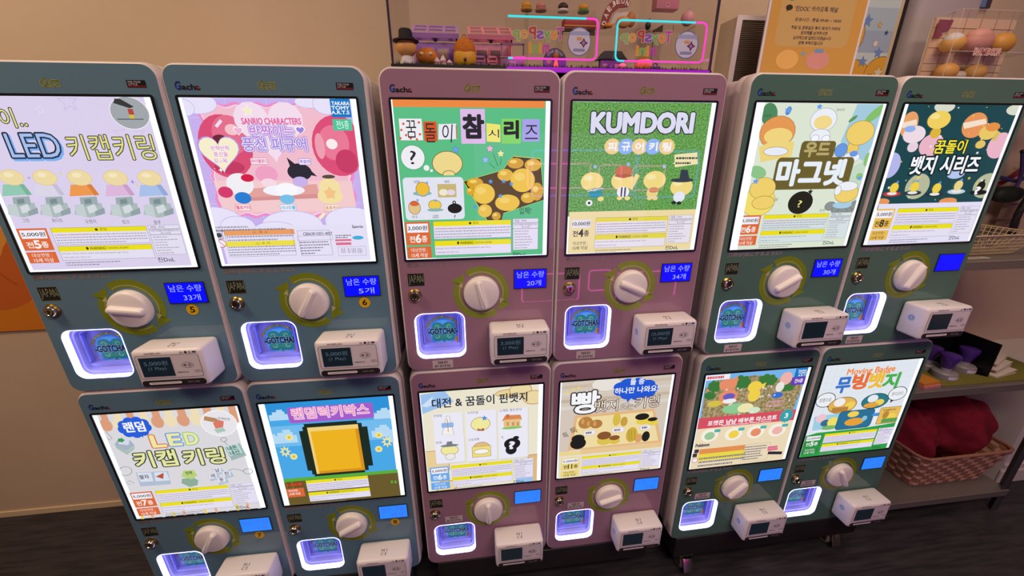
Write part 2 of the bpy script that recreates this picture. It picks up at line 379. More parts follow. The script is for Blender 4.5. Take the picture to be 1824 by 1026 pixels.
def poster_balloons():
    p = sheet([(93, 177), (912, 180), (1002, 932), (293, 955)], l=.022, r=.032, bt=.012)
    p.rect(113, 178, 978, 932, '#c9b2ee')
    for i in range(9): p.line([(115 + i * 95, 178), (240 + i * 84, 780)], 2, '#dccdf5')
    for y in (270, 370, 470, 570, 670): p.line([(115, y), (960, y - 8)], 2, '#dccdf5')
    a = []
    W = lambda t: 7 * math.sin(t * 1.1)
    for k in range(40): a.append((178 + k * 17.2, 203 + W(k)))
    for k in range(30): a.append((862 + k * 1.85 + W(k), 205 + k * 17.6))
    for k in range(40): a.append((916 - k * 15.6, 728 + W(k)))
    for k in range(30): a.append((287 - k * 3.7 + W(k), 727 - k * 17.9))
    p.poly(a, '#f08fcb'); c = (545, 465); p.poly([(c[0] + (x - c[0]) * .955, c[1] + (y - c[1]) * .955) for x, y in a], '#f6d9ec'); p.poly([(c[0] + (x - c[0]) * .935, c[1] + (y - c[1]) * .935) for x, y in a], '#f3bfd0')
    p.poly([(255, 560), (890, 560), (915, 700), (300, 705)], '#f5cdd0')
    p.ell(312, 405, 122, 148, '#dd5078'); p.ell(330, 350, 80, 92, '#e7708f'); p.ell(340, 325, 32, 26, '#f9c4cf'); p.ell(285, 370, 34, 22, '#6d2a3c'); p.ell(330, 500, 70, 30, '#c53c63')
    p.ell(832, 400, 122, 142, '#df5179'); p.ell(810, 385, 70, 82, '#ec7a98'); p.ell(800, 390, 26, 24, '#fdeef0'); p.ell(868, 470, 50, 55, '#c93f67'); p.ell(745, 400, 22, 60, '#f0a0b2')
    p.heart(520, 335, 158, '#f5dff0')
    p.poly([(385, 600), (730, 575), (740, 620), (395, 640)], '#e5a4a0'); p.poly([(395, 640), (740, 620), (745, 640), (400, 655)], '#d89494')
    p.text('SANRIO CHARACTERS', 385, 287, 657, 284, 29, '#e2609c', .03)
    p.text('반짝이는', 424, 333, 625, 333, 56, '#c584dc', .02, (('#8d7fd8', .12), ('#fbf3fb', .07))); p.text('풍선 피규어', 390, 392, 682, 392, 60, '#a98be0', .02, (('#8d7fd8', .12), ('#fbf3fb', .07)))
    p.star(413, 238, 24, '#f4f0c0', o='#fff', ow=4); p.heart(370, 332, 19, '#f3b7d3', o='#fff', ow=4); p.heart(655, 328, 18, '#9f86de', o='#fff', ow=4); p.line([(268, 312), (292, 282)], 14, '#f2e2f2'); p.line([(735, 742), (765, 712)], 14, '#f6efc6')
    p.heart(288, 440, 90, '#f8f0cf', o='#b59ae4', ow=6)
    for t, x0, x1, y in (('반짝반짝', 245, 328, 412), ('풍선을', 258, 322, 440), ('꼬~옥', 258, 320, 470)): p.text(t, x0, y, x1, y - 2, 22, '#d98bd0', .02, (('#ffffff', .08),))
    for k in range(9): p.ell(262 - 18 * math.sin(k * .5), 505 + k * 10, 2, 2, '#fff')
    p.star(290, 512, 12, '#fff', 4, inner=.35)
    # plain rounded toys in the colours of the printed figures
    p.ell(378, 578, 62, 52, '#f3f1f6'); p.ell(392, 640, 38, 27, '#2c7fd6'); p.ell(412, 548, 30, 18, '#d51f4c'); p.ell(312, 614, 34, 26, '#d63f70')
    p.ell(500, 530, 52, 40, '#f2a3c6'); p.ell(510, 570, 35, 20, '#f8dbe6'); p.ell(652, 520, 56, 40, '#2e2b38'); p.ell(655, 565, 36, 24, '#cbb4ec'); p.poly([(592, 452), (640, 490), (610, 500)], '#2e2b38'); p.poly([(690, 500), (733, 540), (680, 530)], '#2e2b38')
    p.ell(580, 605, 96, 26, '#f4f5fe'); p.ell(592, 600, 50, 30, '#fafaff'); p.ell(595, 646, 34, 22, '#77c3ea'); p.ell(790, 590, 48, 42, '#f6e2a6'); p.ell(792, 630, 58, 36, '#f6e2a6'); p.star(792, 618, 32, '#f5c688', inner=.6); p.ell(785, 541, 30, 9, '#5b4a42')
    for t, x0, x1, y, c in (('마이멜로디', 430, 504, 470, '#dd6ba5'), ('쿠로미', 652, 700, 472, '#8a72d6'), ('헬로키티', 361, 424, 684, '#e2587f'), ('시나모롤', 567, 632, 684, '#52b5e4'), ('폼폼푸린', 771, 835, 684, '#e0a568')):
        p.rect(x0 - 5, y - 13, x1 + 5, y + 13, '#fbeef4', 5, c, 2); p.text(t, x0, y, x1, y, 17, c, .03)
    for x, y, rx, ry in ((180, 205, 92, 48), (120, 225, 50, 40), (700, 195, 70, 28), (775, 205, 60, 48), (265, 755, 130, 72), (370, 775, 80, 50), (620, 768, 140, 68), (540, 790, 100, 40), (890, 745, 120, 62)): p.ell(x, y, rx, ry, '#e9e4fb', o='#b9a6e8', ow=2)
    p.rect(280, 775, 985, 935, '#e7e2f8'); p.rect(790, 180, 893, 266, '#1679c6')
    for i, t in enumerate(('TAKARA', 'TOMY', 'A.R.T.S')): p.text(t, 800, 201 + i * 21, 882, 202 + i * 21, 16, '#f2f6fb', .03)
    p.rect(803, 275, 897, 327, '#4cc99c'); p.text('전5종', 822, 301, 880, 300, 38, '#f3fbf7')
    p.text('Sanrio', 893, 771, 943, 771, 13, '#3c3845', .02); p.dashes(255, 770, 470, 778, 1, '#a8a2b2'); p.dashes(255, 782, 700, 790, 1, '#8a8494')
    p.rect(262, 795, 302, 828, '#d9d4ea', o='#55505c', ow=2); p.ell(283, 812, 13, 11, '#4a4652'); p.ell(294, 850, 19, 16, '#f3eef6', o='#d04a50', ow=3); p.line([(280, 838), (308, 862)], 3, '#d04a50')
    p.rect(303, 790, 630, 806, '#eba066'); p.text('⚠ 경 고', 435, 798, 505, 797, 11, '#5a3420'); p.dashes(315, 812, 628, 836, 2, '#a8a2b2', .45); p.rect(312, 842, 634, 856, '#eee04a'); p.text('⚠ 주 의', 450, 849, 515, 848, 11, '#4a4420'); p.dashes(325, 862, 640, 900, 4, '#9a94a4', .4); p.frame(303, 790, 638, 903, '#6a6472')
    p.frame(640, 790, 806, 902, '#6a6472'); p.text('CB063R10351-4057', 668, 805, 802, 803, 14, '#3c3845', .01); p.frame(640, 815, 806, 832, '#8a8494'); p.dashes(650, 838, 806, 898, 5, '#8a8494', .4, .4)
    p.dashes(815, 808, 890, 825, 2, '#8a8494'); p.rect(815, 830, 890, 837, '#e0718f'); p.rect(818, 845, 890, 855, '#e0718f'); p.ell(920, 822, 26, 9, '#4aaede'); p.frame(826, 865, 960, 903, '#8a8494')
    x = 842
    while x < 948: d = random.choice((2, 3, 5)); p.rect(x, 870, x + d, 893, '#2e2a36'); x += d + random.choice((2, 3))
    return p
def poster_cutout_letters():
    p = sheet([(55, 158), (832, 158), (812, 910), (125, 937)], l=.008, r=.03, bt=.006)
    p.rect(60, 158, 804, 930, '#5dbf87'); p.rect(60, 158, 804, 192, '#ee8a45')
    a, d = '#2f2c33', None
    p.rect(92, 250, 210, 354, '#f1eef4')
    for x, y in ((115, 275), (190, 268), (128, 330), (195, 325), (105, 305), (150, 345), (180, 350), (100, 345)): p.ell(x, y, 6, 6, '#dc5a48')
    p.text('꿈', 128, 300, 178, 300, 84, a); p.rect(211, 263, 281, 358, '#d8582c'); p.text('돌', 219, 318, 272, 318, 92, a); p.poly([(286, 275), (372, 272), (375, 347), (284, 350)], '#eceaf4'); p.line([(371, 278), (373, 345)], 4, '#d8582c'); p.text('이', 303, 315, 352, 320, 88, a)
    p.rect(390, 200, 514, 368, '#dfbdea'); p.text('참', 407, 285, 503, 285, 108, a, .05); p.poly([(518, 268), (586, 275), (587, 360), (520, 358)], '#f1e776'); p.text('시', 527, 318, 580, 318, 40, a)
    p.rect(592, 246, 686, 366, '#86d767'); p.text('리', 607, 298, 673, 298, 82, a, .05); p.rect(694, 247, 777, 355, '#aba4ec'); p.text('즈', 707, 310, 770, 310, 68, a)
    p.ell(160, 438, 57, 58, '#f2f0f6', '#47a570', 3); p.ell(226, 488, 14, 14, '#f2f0f6'); p.ell(250, 501, 7, 7, '#f2f0f6'); p.text('?', 146, 438, 176, 438, 66, a)
    p.ell(328, 466, 72, 58, '#f0da90', '#6a5230', 3); p.ell(335, 518, 28, 16, '#f0da90', '#6a5230', 3); p.rect(300, 524, 370, 540, '#5dbf87')
    for x, y, c in ((535, 392, '#efb9dc'), (588, 416, '#e9ef9c'), (513, 447, '#8fc2f7'), (368, 398, '#6ea6ee')): p.star(x, y, 19, c, o='#3a4c58', ow=2, inner=.5)
    p.line([(552, 415), (574, 478)], 2, a); p.line([(590, 440), (586, 472)], 2, a); p.line([(532, 463), (560, 488)], 2, a)
    ph = [(404, 552), (598, 495), (650, 426), (784, 438), (806, 640), (600, 708), (590, 748), (522, 748)]
    c0 = (620, 590); p.poly(ph, '#e8d84a'); p.poly([(c0[0] + (x - c0[0]) * .985, c0[1] + (y - c0[1]) * .98) for x, y in ph], '#2e3a20'); p.poly([(c0[0] + (x - c0[0]) * .945, c0[1] + (y - c0[1]) * .93) for x, y in ph], '#5a4518')
    for x, y, rx, ry, c in ((462, 560, 40, 26, '#d9a62e'), (610, 520, 38, 30, '#e3b53c'), (660, 462, 40, 26, '#d7a230'), (745, 470, 40, 30, '#e0b038'), (765, 600, 30, 44, '#d8a630'), (505, 612, 54, 50, '#eec646'), (695, 545, 60, 58, '#efc544'), (620, 655, 60, 40, '#eec446'), (720, 630, 34, 26, '#e0b03a'), (510, 695, 34, 32, '#eac246'), (565, 720, 22, 20, '#d5a434'), (440, 600, 20, 18, '#dca830')): p.ell(x, y, rx, ry, c); p.ell(x - rx * .25, y - ry * .3, rx * .45, ry * .35, '#f3d36a')
    for x, y in ((538, 552), (602, 550), (640, 563), (586, 622), (462, 676)): p.star(x, y, 13, '#5f9fe6')
    p.rect(108, 536, 412, 735, '#e3e6f2', 18)
    p.ell(207, 592, 32, 34, '#f0bf3c', '#6a5230', 2); p.ell(205, 612, 46, 12, '#8fb6b4'); p.ell(207, 606, 24, 14, '#f0bf3c'); p.rect(278, 566, 372, 629, '#cbb67a'); p.ell(308, 606, 22, 16, '#f1ead2'); p.ell(345, 606, 20, 14, '#e6d8e8')
    p.ell(167, 682, 28, 32, '#e3c38c', '#6a5230', 2); p.ell(167, 662, 22, 12, '#d9683c'); p.ell(266, 668, 30, 24, '#f0cc4c', '#6a5230', 2); p.ell(268, 692, 40, 8, '#8fb6b4'); p.ell(363, 684, 35, 24, '#242124'); p.ell(360, 655, 9, 9, '#242124'); p.ell(360, 655, 4, 4, '#e3e6f2')
    for t, x, y in (('대형', 178, 556), ('세트', 325, 554), ('야구', 168, 727), ('LED', 270, 724), ('?', 363, 724)): p.text(t, x - 14 if t != '?' else x - 5, y, x + 14 if t != '?' else x + 5, y, 15, a)
    for x, y in ((228, 560), (182, 645), (270, 647)): p.star(x, y, 9, '#6ea6ee')
    p.text('입체!', 678, 696, 735, 690, 34, a, .0)
    p.info(118, 752, 768, 905, '3,000원', '전6종'); return p
def poster_grass():
    p = sheet([(86, 172), (834, 175), (720, 933), (53, 957)], l=.0, r=.032, bt=.004)
    p.rect(80, 173, 760, 745, NZ('printed_grass', '#3f7d34', '#86c46a', 320, em=.95, detail=3, lo=.35, hi=.7)); p.rect(70, 740, 700, 950, '#efdba6')
    p.text('KUMDORI', 187, 281, 712, 279, 98, '#dcdcf0', .055, (('#38343f', .1),))
    for i, (t, x) in enumerate(zip('피규어키링', (292, 363, 434, 505, 576))):
        p.ell(x, 402, 41, 41, '#f0d08c' if i % 2 == 0 else '#8fb4f0'); p.text(t, x - 21, 402, x + 21, 402, 42, '#f6f2f4', .04)
    p.poly([(615, 442), (735, 430), (738, 490), (618, 508)], '#f1e6b4'); p.poly([(625, 478), (605, 488), (628, 495)], '#f1e6b4'); p.dashes(626, 448, 730, 498, 2, '#4a4a40', .4)
    for x, y in ((187, 583), (345, 578), (513, 575), (653, 608)): p.ell(x, y, 58, 48, '#f2db86'); p.ell(x - 18, y - 18, 24, 14, '#f8e9ac')
    p.ell(205, 642, 34, 26, '#2f93a0'); p.text('DAEJEON', 165, 633, 245, 618, 13, '#f4f6f8', .03, (('#1f4f60', .12),)); p.ell(172, 693, 17, 16, '#f2f2f6'); p.ell(172, 693, 7, 7, '#2a2a2e'); p.ell(232, 672, 16, 12, '#f2db86')
    p.ell(350, 532, 44, 33, '#c8744a'); p.ell(350, 552, 46, 9, '#b5623c'); p.ell(348, 636, 32, 28, '#f0eef2'); p.rect(338, 612, 342, 660, '#3a3a48'); p.rect(356, 612, 360, 660, '#3a3a48'); p.line([(385, 620), (425, 545)], 24, '#efd67c'); p.ell(330, 668, 14, 10, '#f2db86'); p.ell(370, 668, 14, 10, '#f2db86')
    p.ell(500, 640, 30, 30, '#ecd48a'); p.ell(508, 625, 26, 14, '#c98d5a'); p.ell(486, 668, 14, 10, '#ecd48a'); p.ell(515, 668, 14, 10, '#ecd48a')
    p.poly([(640, 572), (650, 520), (684, 520), (694, 572)], '#39424c'); p.ell(655, 574, 60, 11, '#39424c'); p.ell(640, 660, 30, 28, '#e6e8f2'); p.ell(612, 690, 12, 9, '#2c3036'); p.ell(640, 692, 12, 9, '#2c3036')
    for x, y in ((203, 506), (375, 494), (563, 503)): p.star(x, y, 14, '#9fc0f0')
    p.info(74, 772, 690, 918, '10,000원', '전4종', None, '#3d3844', '#e9e2ee', pbox='#e8e4ee', hdr='#e6d84a'); return p
def poster_wood():
    p = sheet([(337, 172), (1025, 174), (815, 928), (200, 950)], l=.062, r=.024)
    p.rect(384, 173, 1008, 935, '#dde7d4')
    p.poly([(870, 176), (1010, 176), (960, 400), (900, 480), (780, 380)], '#a6cce0'); p.poly([(820, 520), (930, 470), (880, 720), (800, 700)], '#c7dcc8')
    for x, y, rx, ry, rot, c in ((405, 235, 42, 62, 20, '#4f8a5e'), (345, 540, 48, 32, -15, '#8fc58a'), (968, 225, 60, 26, 40, '#84c26a'), (922, 470, 16, 36, 0, '#8cc47a'), (505, 215, 14, 24, -20, '#5a86c8'), (882, 560, 18, 18, 0, '#8cc47a')): p.ell(x, y, rx, ry, c, rot=rot)
    p.ell(448, 330, 92, 86, '#e69a56', '#8a5a30', 2, n=18); p.ell(452, 350, 74, 44, '#f2d680'); p.poly([(350, 410), (420, 372), (538, 378), (522, 455), (360, 488)], '#f0d680'); p.ell(440, 430, 62, 22, '#e9eefa', '#8a7a40', 2); p.star(505, 212, 22, '#6a9fee')
    p.ell(690, 262, 68, 62, '#eef0f8', '#8a8e9c', 2); p.ell(687, 275, 48, 36, '#f3da8c'); p.ell(672, 345, 52, 34, '#eef0f8', '#8a8e9c', 2); p.ell(645, 360, 20, 18, '#f6f7fc', '#8a8e9c', 2); p.ell(702, 362, 20, 18, '#f6f7fc', '#8a8e9c', 2); p.star(668, 192, 18, '#6a9fee')
    p.ell(845, 410, 30, 36, '#efcd68', '#8a6a30', 2); p.ell(885, 330, 72, 64, '#f1d06c', '#8a6a30', 2); p.ell(783, 422, 32, 35, '#6b9ae4', '#4a5a80', 2); p.ell(838, 460, 42, 26, '#eef2fa', '#8a8e9c', 2); p.ell(850, 440, 22, 16, '#6b9ae4'); p.ell(845, 255, 24, 10, '#5d9a5a', rot=35)
    p.rect(578, 374, 738, 466, '#6c5f30', 18); p.text('우드', 592, 420, 722, 418, 74, '#b8a66c', .045); p.rect(448, 462, 815, 625, '#6c5f30', 24); p.text('마그넷', 452, 543, 800, 540, 128, '#e6eef6', .05, (('#6c5f30', .11),))
    p.ell(350, 695, 84, 78, '#f3de70', '#a0822e', 2); p.ell(375, 660, 70, 58, '#dde7d4', n=30) if False else None
    p.ell(372, 625, 66, 56, '#f1d26e', '#8a6a30', 2); p.ell(375, 700, 58, 34, '#f1d26e', '#8a6a30', 2); p.star(336, 588, 18, '#6a9fee')
    p.ell(570, 700, 64, 60, '#24221e'); p.star(622, 642, 16, '#24221e'); p.text('?', 557, 706, 577, 706, 36, '#f0e890')
    for x, y, rx, ry in ((728, 718, 28, 22), (762, 738, 28, 20), (822, 738, 28, 22), (855, 712, 20, 22), (790, 744, 24, 16)): p.ell(x, y, rx, ry, '#8d9494', '#5f6666', 2)
    p.ell(790, 712, 50, 18, '#a9cfe6'); p.ell(812, 650, 60, 48, '#f1d26e', '#8a6a30', 2); p.ell(818, 612, 52, 24, '#f0f1f8', '#8a8e9c', 2); p.ell(766, 635, 16, 24, '#f0f1f8', '#8a8e9c', 2); p.star(882, 570, 16, '#6a9fee')
    for t, x, y in (('강아지', 777, 208), ('소보로', 392, 240), ('달', 445, 682), ('온천', 685, 740)): p.text(t, x - 7 * len(t), y, x + 7 * len(t), y, 15, '#4a4a44')
    p.info(258, 768, 798, 907, '5,000원', '전6종', paper='#d6e2e4'); return p
def poster_planets():
    p = sheet([(265, 178), (911, 180), (607, 893), (52, 920)], l=.032, r=.028)
    p.rect(286, 178, 898, 715, '#17464e')
    for x, y, rx, ry, c in ((290, 290, 46, 70, '#e9a468'), (485, 190, 56, 34, '#d9dccc'), (646, 292, 66, 70, '#e8975c'), (775, 400, 60, 70, '#ecb6c8'), (410, 402, 64, 62, '#ecb6c8'), (190, 512, 52, 68, '#b5b8ec'), (335, 620, 62, 66, '#b7bc9c'), (700, 612, 66, 64, '#b7bc9c'), (540, 552, 46, 26, '#b5c8f0'), (148, 702, 40, 18, '#e8975c'), (497, 694, 46, 18, '#e8975c'), (872, 205, 50, 30, '#d9dccc')): p.ell(x, y, rx, ry, c)
    p.poly([(582, 280), (705, 255), (712, 282), (588, 312)], '#f5e0cc'); p.poly([(248, 280), (330, 262), (332, 290), (250, 312)], '#f5e0cc'); p.ell(320, 600, 14, 14, '#a3a888'); p.ell(350, 650, 10, 10, '#a3a888')
    for i in range(46):
        u, v = random.random(), random.random(); x = 300 + u * 560 - v * 150; y = 190 + v * 510; p.star(x, y, random.choice((4, 6, 9)), random.choice(('#f0d24c', '#f0d24c', '#e6f0f6')), rot=random.random() * 90)
    p.ell(430, 335, 28, 30, '#e0b53e'); p.ell(450, 264, 62, 50, '#f1d160'); p.ell(430, 245, 26, 16, '#f7e28c'); p.ell(307, 412, 28, 28, '#e8d2de'); p.ell(315, 345, 60, 48, '#efdce6'); p.ell(292, 315, 30, 18, '#8fb2f0'); p.ell(672, 395, 26, 22, '#e4c468'); p.ell(716, 330, 48, 40, '#e9c968'); p.ell(742, 300, 38, 24, '#e89248'); p.line([(740, 375), (775, 325)], 20, '#d9bd68')
    p.text('꿈돌이', 428, 410, 594, 408, 72, '#f4e23c', .02, (('#12282c', .1),)); p.text('뱃지 시리즈', 300, 508, 662, 503, 92, '#f4f4fa', .03, (('#10262a', .12),))
    for x, y, c, s in ((210, 628, '#f0d24c', '#c23c3c'), (318, 622, '#f0d24c', '#2a3a3e'), (435, 628, '#f0d24c', '#243438'), (550, 612, '#e8d48c', '#c2d2da'), (668, 615, '#141a1c', '#141a1c')):
        p.ell(x - 12, y + 32, 46, 13, s); p.ell(x - 12, y + 30, 26, 8, '#e6e8ea' if s != '#141a1c' else s); p.ell(x, y, 22, 26, c); p.star(x + 18, y - 30, 9, '#6a9fee' if c != '#141a1c' else c)
    p.text('?', 638, 638, 662, 636, 36, '#f4f4fa', .03)
    p.rect(110, 713, 700, 925, '#e4e0f6')
    p.info(118, 738, 597, 872, '5,000원', '전8종', '#ebbd56', '#3d3428'); return p
def poster_keycap_awning():
    p = sheet([(128, 172), (900, 122), (1047, 665), (372, 725)], l=.032, r=.018)
    p.rect(150, 172, 1030, 725, '#dcdadf')
    for i in range(11):
        x = 165 + i * 68; y = 172 - i * 4.4; c = ('#dd9f7e', '#efdfba')[i % 2]; p.rect(x, y - 12, x + 66, y + 55, c); p.ell(x + 40, y + 55, 33, 34, c)
    p.cloud(355, 238, 90, 56, '#2a5fda'); p.poly([(370, 275), (405, 293), (395, 260)], '#2a5fda'); p.text('랜덤', 300, 240, 408, 231, 54, '#f4f6fb', .03)
    p.ell(803, 217, 92, 66, '#e9e6ec', '#f8f4f6', 5); p.poly([(770, 215), (795, 198), (828, 206), (824, 238), (785, 246)], '#de7a68'); p.poly([(775, 250), (825, 240), (840, 258), (795, 270)], '#a9c9b9'); p.poly([(725, 178), (790, 190), (798, 206), (770, 210), (722, 200)], '#b98a62'); p.text('반짝반짝', 797, 190, 860, 197, 16, '#4a4650')
    for t, x0, x1, y, c in (('L', 440, 522, 313, '#e07048'), ('E', 530, 606, 305, '#5b93dc'), ('D', 618, 695, 299, '#7cc48a')): p.text(t, x0 + 6, y, x1 - 6, y - 2, 62, '#ebe6a6', .03, ((c, .075),))
    p.text('키캡', 358, 412, 578, 402, 86, '#e3e3a4', .025, (('#2f3a22', .075),)); p.text('키링', 616, 397, 830, 392, 84, '#e3e3a4', .025, (('#2f3a22', .075),))
    def cap(x, y, k, top, side, base='#a9c0b8'):
        p.poly([(x - 48 * k, y + 8 * k), (x + 20 * k, y + 42 * k), (x + 60 * k, y + 12 * k), (x + 58 * k, y + 30 * k), (x + 18 * k, y + 62 * k), (x - 42 * k, y + 26 * k)], base)
        p.poly([(x - 32 * k, y - 28 * k), (x + 32 * k, y - 22 * k), (x + 60 * k, y + 10 * k), (x + 18 * k, y + 40 * k), (x - 54 * k, y + 6 * k)], side); p.poly([(x - 28 * k, y - 26 * k), (x + 30 * k, y - 22 * k), (x + 26 * k, y + 8 * k), (x - 30 * k, y + 2 * k)], top)
    cap(302, 325, .95, '#d6dcea', '#a9b4c8'); p.cloud(286, 306, 18, 12, '#3f9a58', 5)
    p.poly([(365, 478), (535, 470), (552, 540), (390, 552)], '#b4bfd4'); p.poly([(372, 480), (445, 478), (458, 525), (390, 528)], '#dbe1ee'); p.poly([(462, 478), (526, 474), (545, 520), (470, 525)], '#dbe1ee'); p.text('팔자', 385, 503, 435, 500, 22, '#4a4652', .02); p.poly([(470, 500), (512, 480), (510, 512)], '#b5563c')
    p.poly([(608, 512), (668, 505), (694, 520), (690, 545), (650, 555), (606, 535)], '#8fae9a'); p.poly([(615, 468), (670, 465), (690, 492), (660, 515), (605, 500)], '#bcd27e'); p.text('반짝', 628, 482, 662, 480, 18, '#5a7a3a', .03)
    for x, y, t in ((793, 470, '남'), (842, 488, '친'), (770, 500, '꺼'), (815, 520, '옷')): p.poly([(x - 28, y - 14), (x + 22, y - 18), (x + 42, y + 10), (x - 10, y + 26)], '#b4c2d4'); p.poly([(x - 24, y - 14), (x + 20, y - 17), (x + 22, y + 8), (x - 16, y + 12)], '#dfe4f0'); p.text(t, x - 11, y - 3, x + 11, y - 4, 20, '#6a4a5a', .02)
    p.poly([(832, 345), (912, 322), (948, 388), (870, 415)], '#9fb8b4'); p.poly([(836, 342), (902, 324), (925, 372), (862, 392)], '#b9dcd4'); p.text('내돈', 848, 352, 898, 342, 24, '#33525a', .02); p.text('내산', 862, 377, 912, 367, 24, '#33525a', .02)
    for ring in ([(312 + 34 * math.cos(k * .35), 470 + 24 * math.sin(k * .35)) for k in range(19)], [(360, 535), (335, 520), (310, 535), (340, 540)], [(828 + 16 * math.cos(k * .35), 303 + 11 * math.sin(k * .35)) for k in range(19)], [(830, 315), (850, 332)], [(850, 468), (880, 458), (930, 470)], [(955 + 24 * math.cos(k * .35), 472 + 14 * math.sin(k * .35)) for k in range(19)], [(205, 255), (240, 295), (225, 305), (215, 292)]): p.line(ring, 3.5, '#83908c')
    for i in range(12): p.rect(380 + i * 56, 682 - i * 4.8, 434 + i * 56, 770, ('#e8d466', '#e3ac8a', '#dcdadf')[i % 3])
    p.info(331, 585, 1014, 651, '5,000원', '전7종'); return p
def poster_golden_block():
    p = sheet([(78, 185), (740, 143), (800, 630), (213, 682)], l=.045, r=.036)
    p.rect(106, 184, 782, 690, '#4aa9e8'); p.rect(106, 184, 782, 215, '#2f93da'); p.rect(106, 300, 782, 352, '#74bdf0')
    for x, y, s in ((180, 240, 1), (215, 345, 1.25), (695, 232, 1), (690, 318, 1.1), (150, 355, .8), (745, 350, .8)):
        for dx, dy, w_, h_ in ((-50, 0, 100, 22), (-34, -14, 66, 16), (-14, -26, 34, 14)): p.rect(x + dx * s, y + dy * s, x + (dx + w_) * s, y + (dy + h_) * s, '#b9dcf6')
    p.rect(218, 204, 650, 252, '#a45fcc', 12); p.text('랜덤럭키박스', 246, 231, 622, 213, 54, '#f09ac4', .02, (('#f6e8f4', .06),))
    k = '#1e2c24'
    for q in ((303, 283, 607, 526), (296, 297, 624, 508), (281, 318, 645, 486)): p.rect(*q, k)
    p.rect(320, 301, 606, 508, '#f3d27c'); p.rect(338, 322, 606, 508, '#d9941e'); p.rect(338, 320, 588, 497, '#f0b422')
    for x, y in ((215, 418), (712, 370)): p.star(x, y, 30, '#efe6a2', 8, inner=.5); p.ell(x, y, 9, 9, '#4aa9e8')
    for x, y in ((233, 348), (672, 406), (257, 442), (672, 338)): p.ell(x, y, 18, 15, '#efe6a2'); p.ell(x, y, 8, 7, '#e3c02e')
    p.rect(150, 556, 790, 580, '#5cae3c'); p.rect(150, 572, 790, 690, '#6b5a2c')
    for x in (215, 245, 730, 748): p.rect(x, 560, x + 12, 592 - (x > 600) * 20, '#5cae3c')
    p.text('3,000원', 222, 580, 298, 576, 17, '#d8502a', .05, (('#2a1c10', .12),))
    p.info(206, 568, 740, 632, None, '', logo=False, spec=False); p.rect(220, 600, 316, 634, '#dd6a3c'); p.text('대상연령 :', 232, 609, 284, 606, 11, '#f6ece6', .01); p.text('15세 이상', 238, 624, 292, 621, 12, '#f6ece6', .02); return p
def poster_pin_badges():
    p = sheet([(75, 162), (655, 122), (643, 572), (118, 625)], l=.004, r=.036)
    p.rect(78, 162, 634, 625, '#ece6d0')
    p.poly([(78, 172), (195, 152), (236, 205), (90, 262)], '#9dc3ee'); p.poly([(80, 225), (140, 178), (128, 215), (165, 205), (110, 230)], '#d2e2f6'); p.ell(500, 165, 66, 16, '#e9d49a', '#b9824a', 3); p.ell(550, 150, 50, 30, '#ecd9a4', '#b9824a', 3); p.ell(612, 185, 50, 30, '#ecd9a4', '#b9824a', 3)
    p.rect(95, 440, 215, 520, '#e9cf9a', o='#b9824a', ow=3); p.rect(585, 455, 632, 580, '#e0bb86', 10, '#b9824a', 3); p.ell(200, 600, 50, 26, '#efd9a0', '#b9824a', 3); p.rect(528, 555, 606, 580, '#9dc3ee')
    p.text('대전 & 꿈돌이 핀뱃지', 135, 213, 580, 182, 44, '#2e3040', .02)
    q = ((137, 262, 283, 369), (290, 252, 437, 358), (445, 242, 583, 346), (145, 374, 290, 482), (298, 364, 440, 472), (447, 352, 583, 460))
    for x0, y0, x1, y1 in q: p.rect(x0 + 3, y0 + 4, x1 + 3, y1 + 4, '#d9d4cc', 8); p.rect(x0, y0, x1, y1, '#ebeaf6', 8)
    p.poly([(203, 270), (215, 270), (238, 358), (180, 358)], '#f3f0ee'); p.line([(203, 270), (180, 358), (238, 358), (215, 270), (203, 270)], 2, '#9a9496'); p.rect(178, 304, 236, 322, '#8fb8e8', 5); p.rect(205, 285, 212, 345, '#c87a5a')
    p.ell(362, 308, 44, 30, '#f3eaa0', '#8a7a44', 2); p.star(380, 281, 14, '#4a8ae8'); p.poly([(348, 328), (378, 340), (378, 326), (348, 340)], '#a8623c')
    p.poly([(462, 295), (478, 268), (548, 265), (556, 288)], '#dd8a52'); p.rect(470, 290, 548, 324, '#e8c48c'); p.rect(482, 264, 496, 280, '#c87048'); p.ell(510, 326, 48, 6, '#8ac46a')
    for x in (485, 510, 532): p.rect(x, 300, x + 9, 316, '#c8905a')
    p.ell(217, 430, 40, 22, '#f3eaa0', '#8a7a44', 2); p.poly([(200, 408), (204, 390), (228, 388), (232, 408)], '#7a8088'); p.ell(216, 408, 42, 6, '#7a8088'); p.ell(220, 460, 22, 14, '#ecebe4', '#9a9496', 2)
    p.ell(366, 418, 38, 24, '#e3bd84', '#8a6a44', 2); p.rect(323, 416, 409, 456, '#f0de80', o='#9a8440', ow=2); p.ell(366, 436, 34, 11, '#f6f4f0', '#9a8440', 2)
    p.ell(510, 400, 38, 26, '#1e1d22'); p.ell(505, 428, 26, 22, '#1e1d22'); p.ell(528, 372, 14, 8, '#1e1d22'); p.text('?', 498, 408, 520, 406, 32, '#ebeaf6', .04)
    for t, x0, x1, y in (('한빛탑', 142, 182, 270), ('오리지널', 300, 350, 256), ('소제동 철도관사', 450, 555, 244), ('한복', 152, 180, 396), ('소보로빵', 305, 356, 381), ('?', 462, 468, 372)): p.text(t, x0, y, x1, y - 3, 12, '#4a4652')
    p.info(122, 512, 607, 568, '5,000원', '전6종', '#6ca8ea', '#e6eef8'); return p
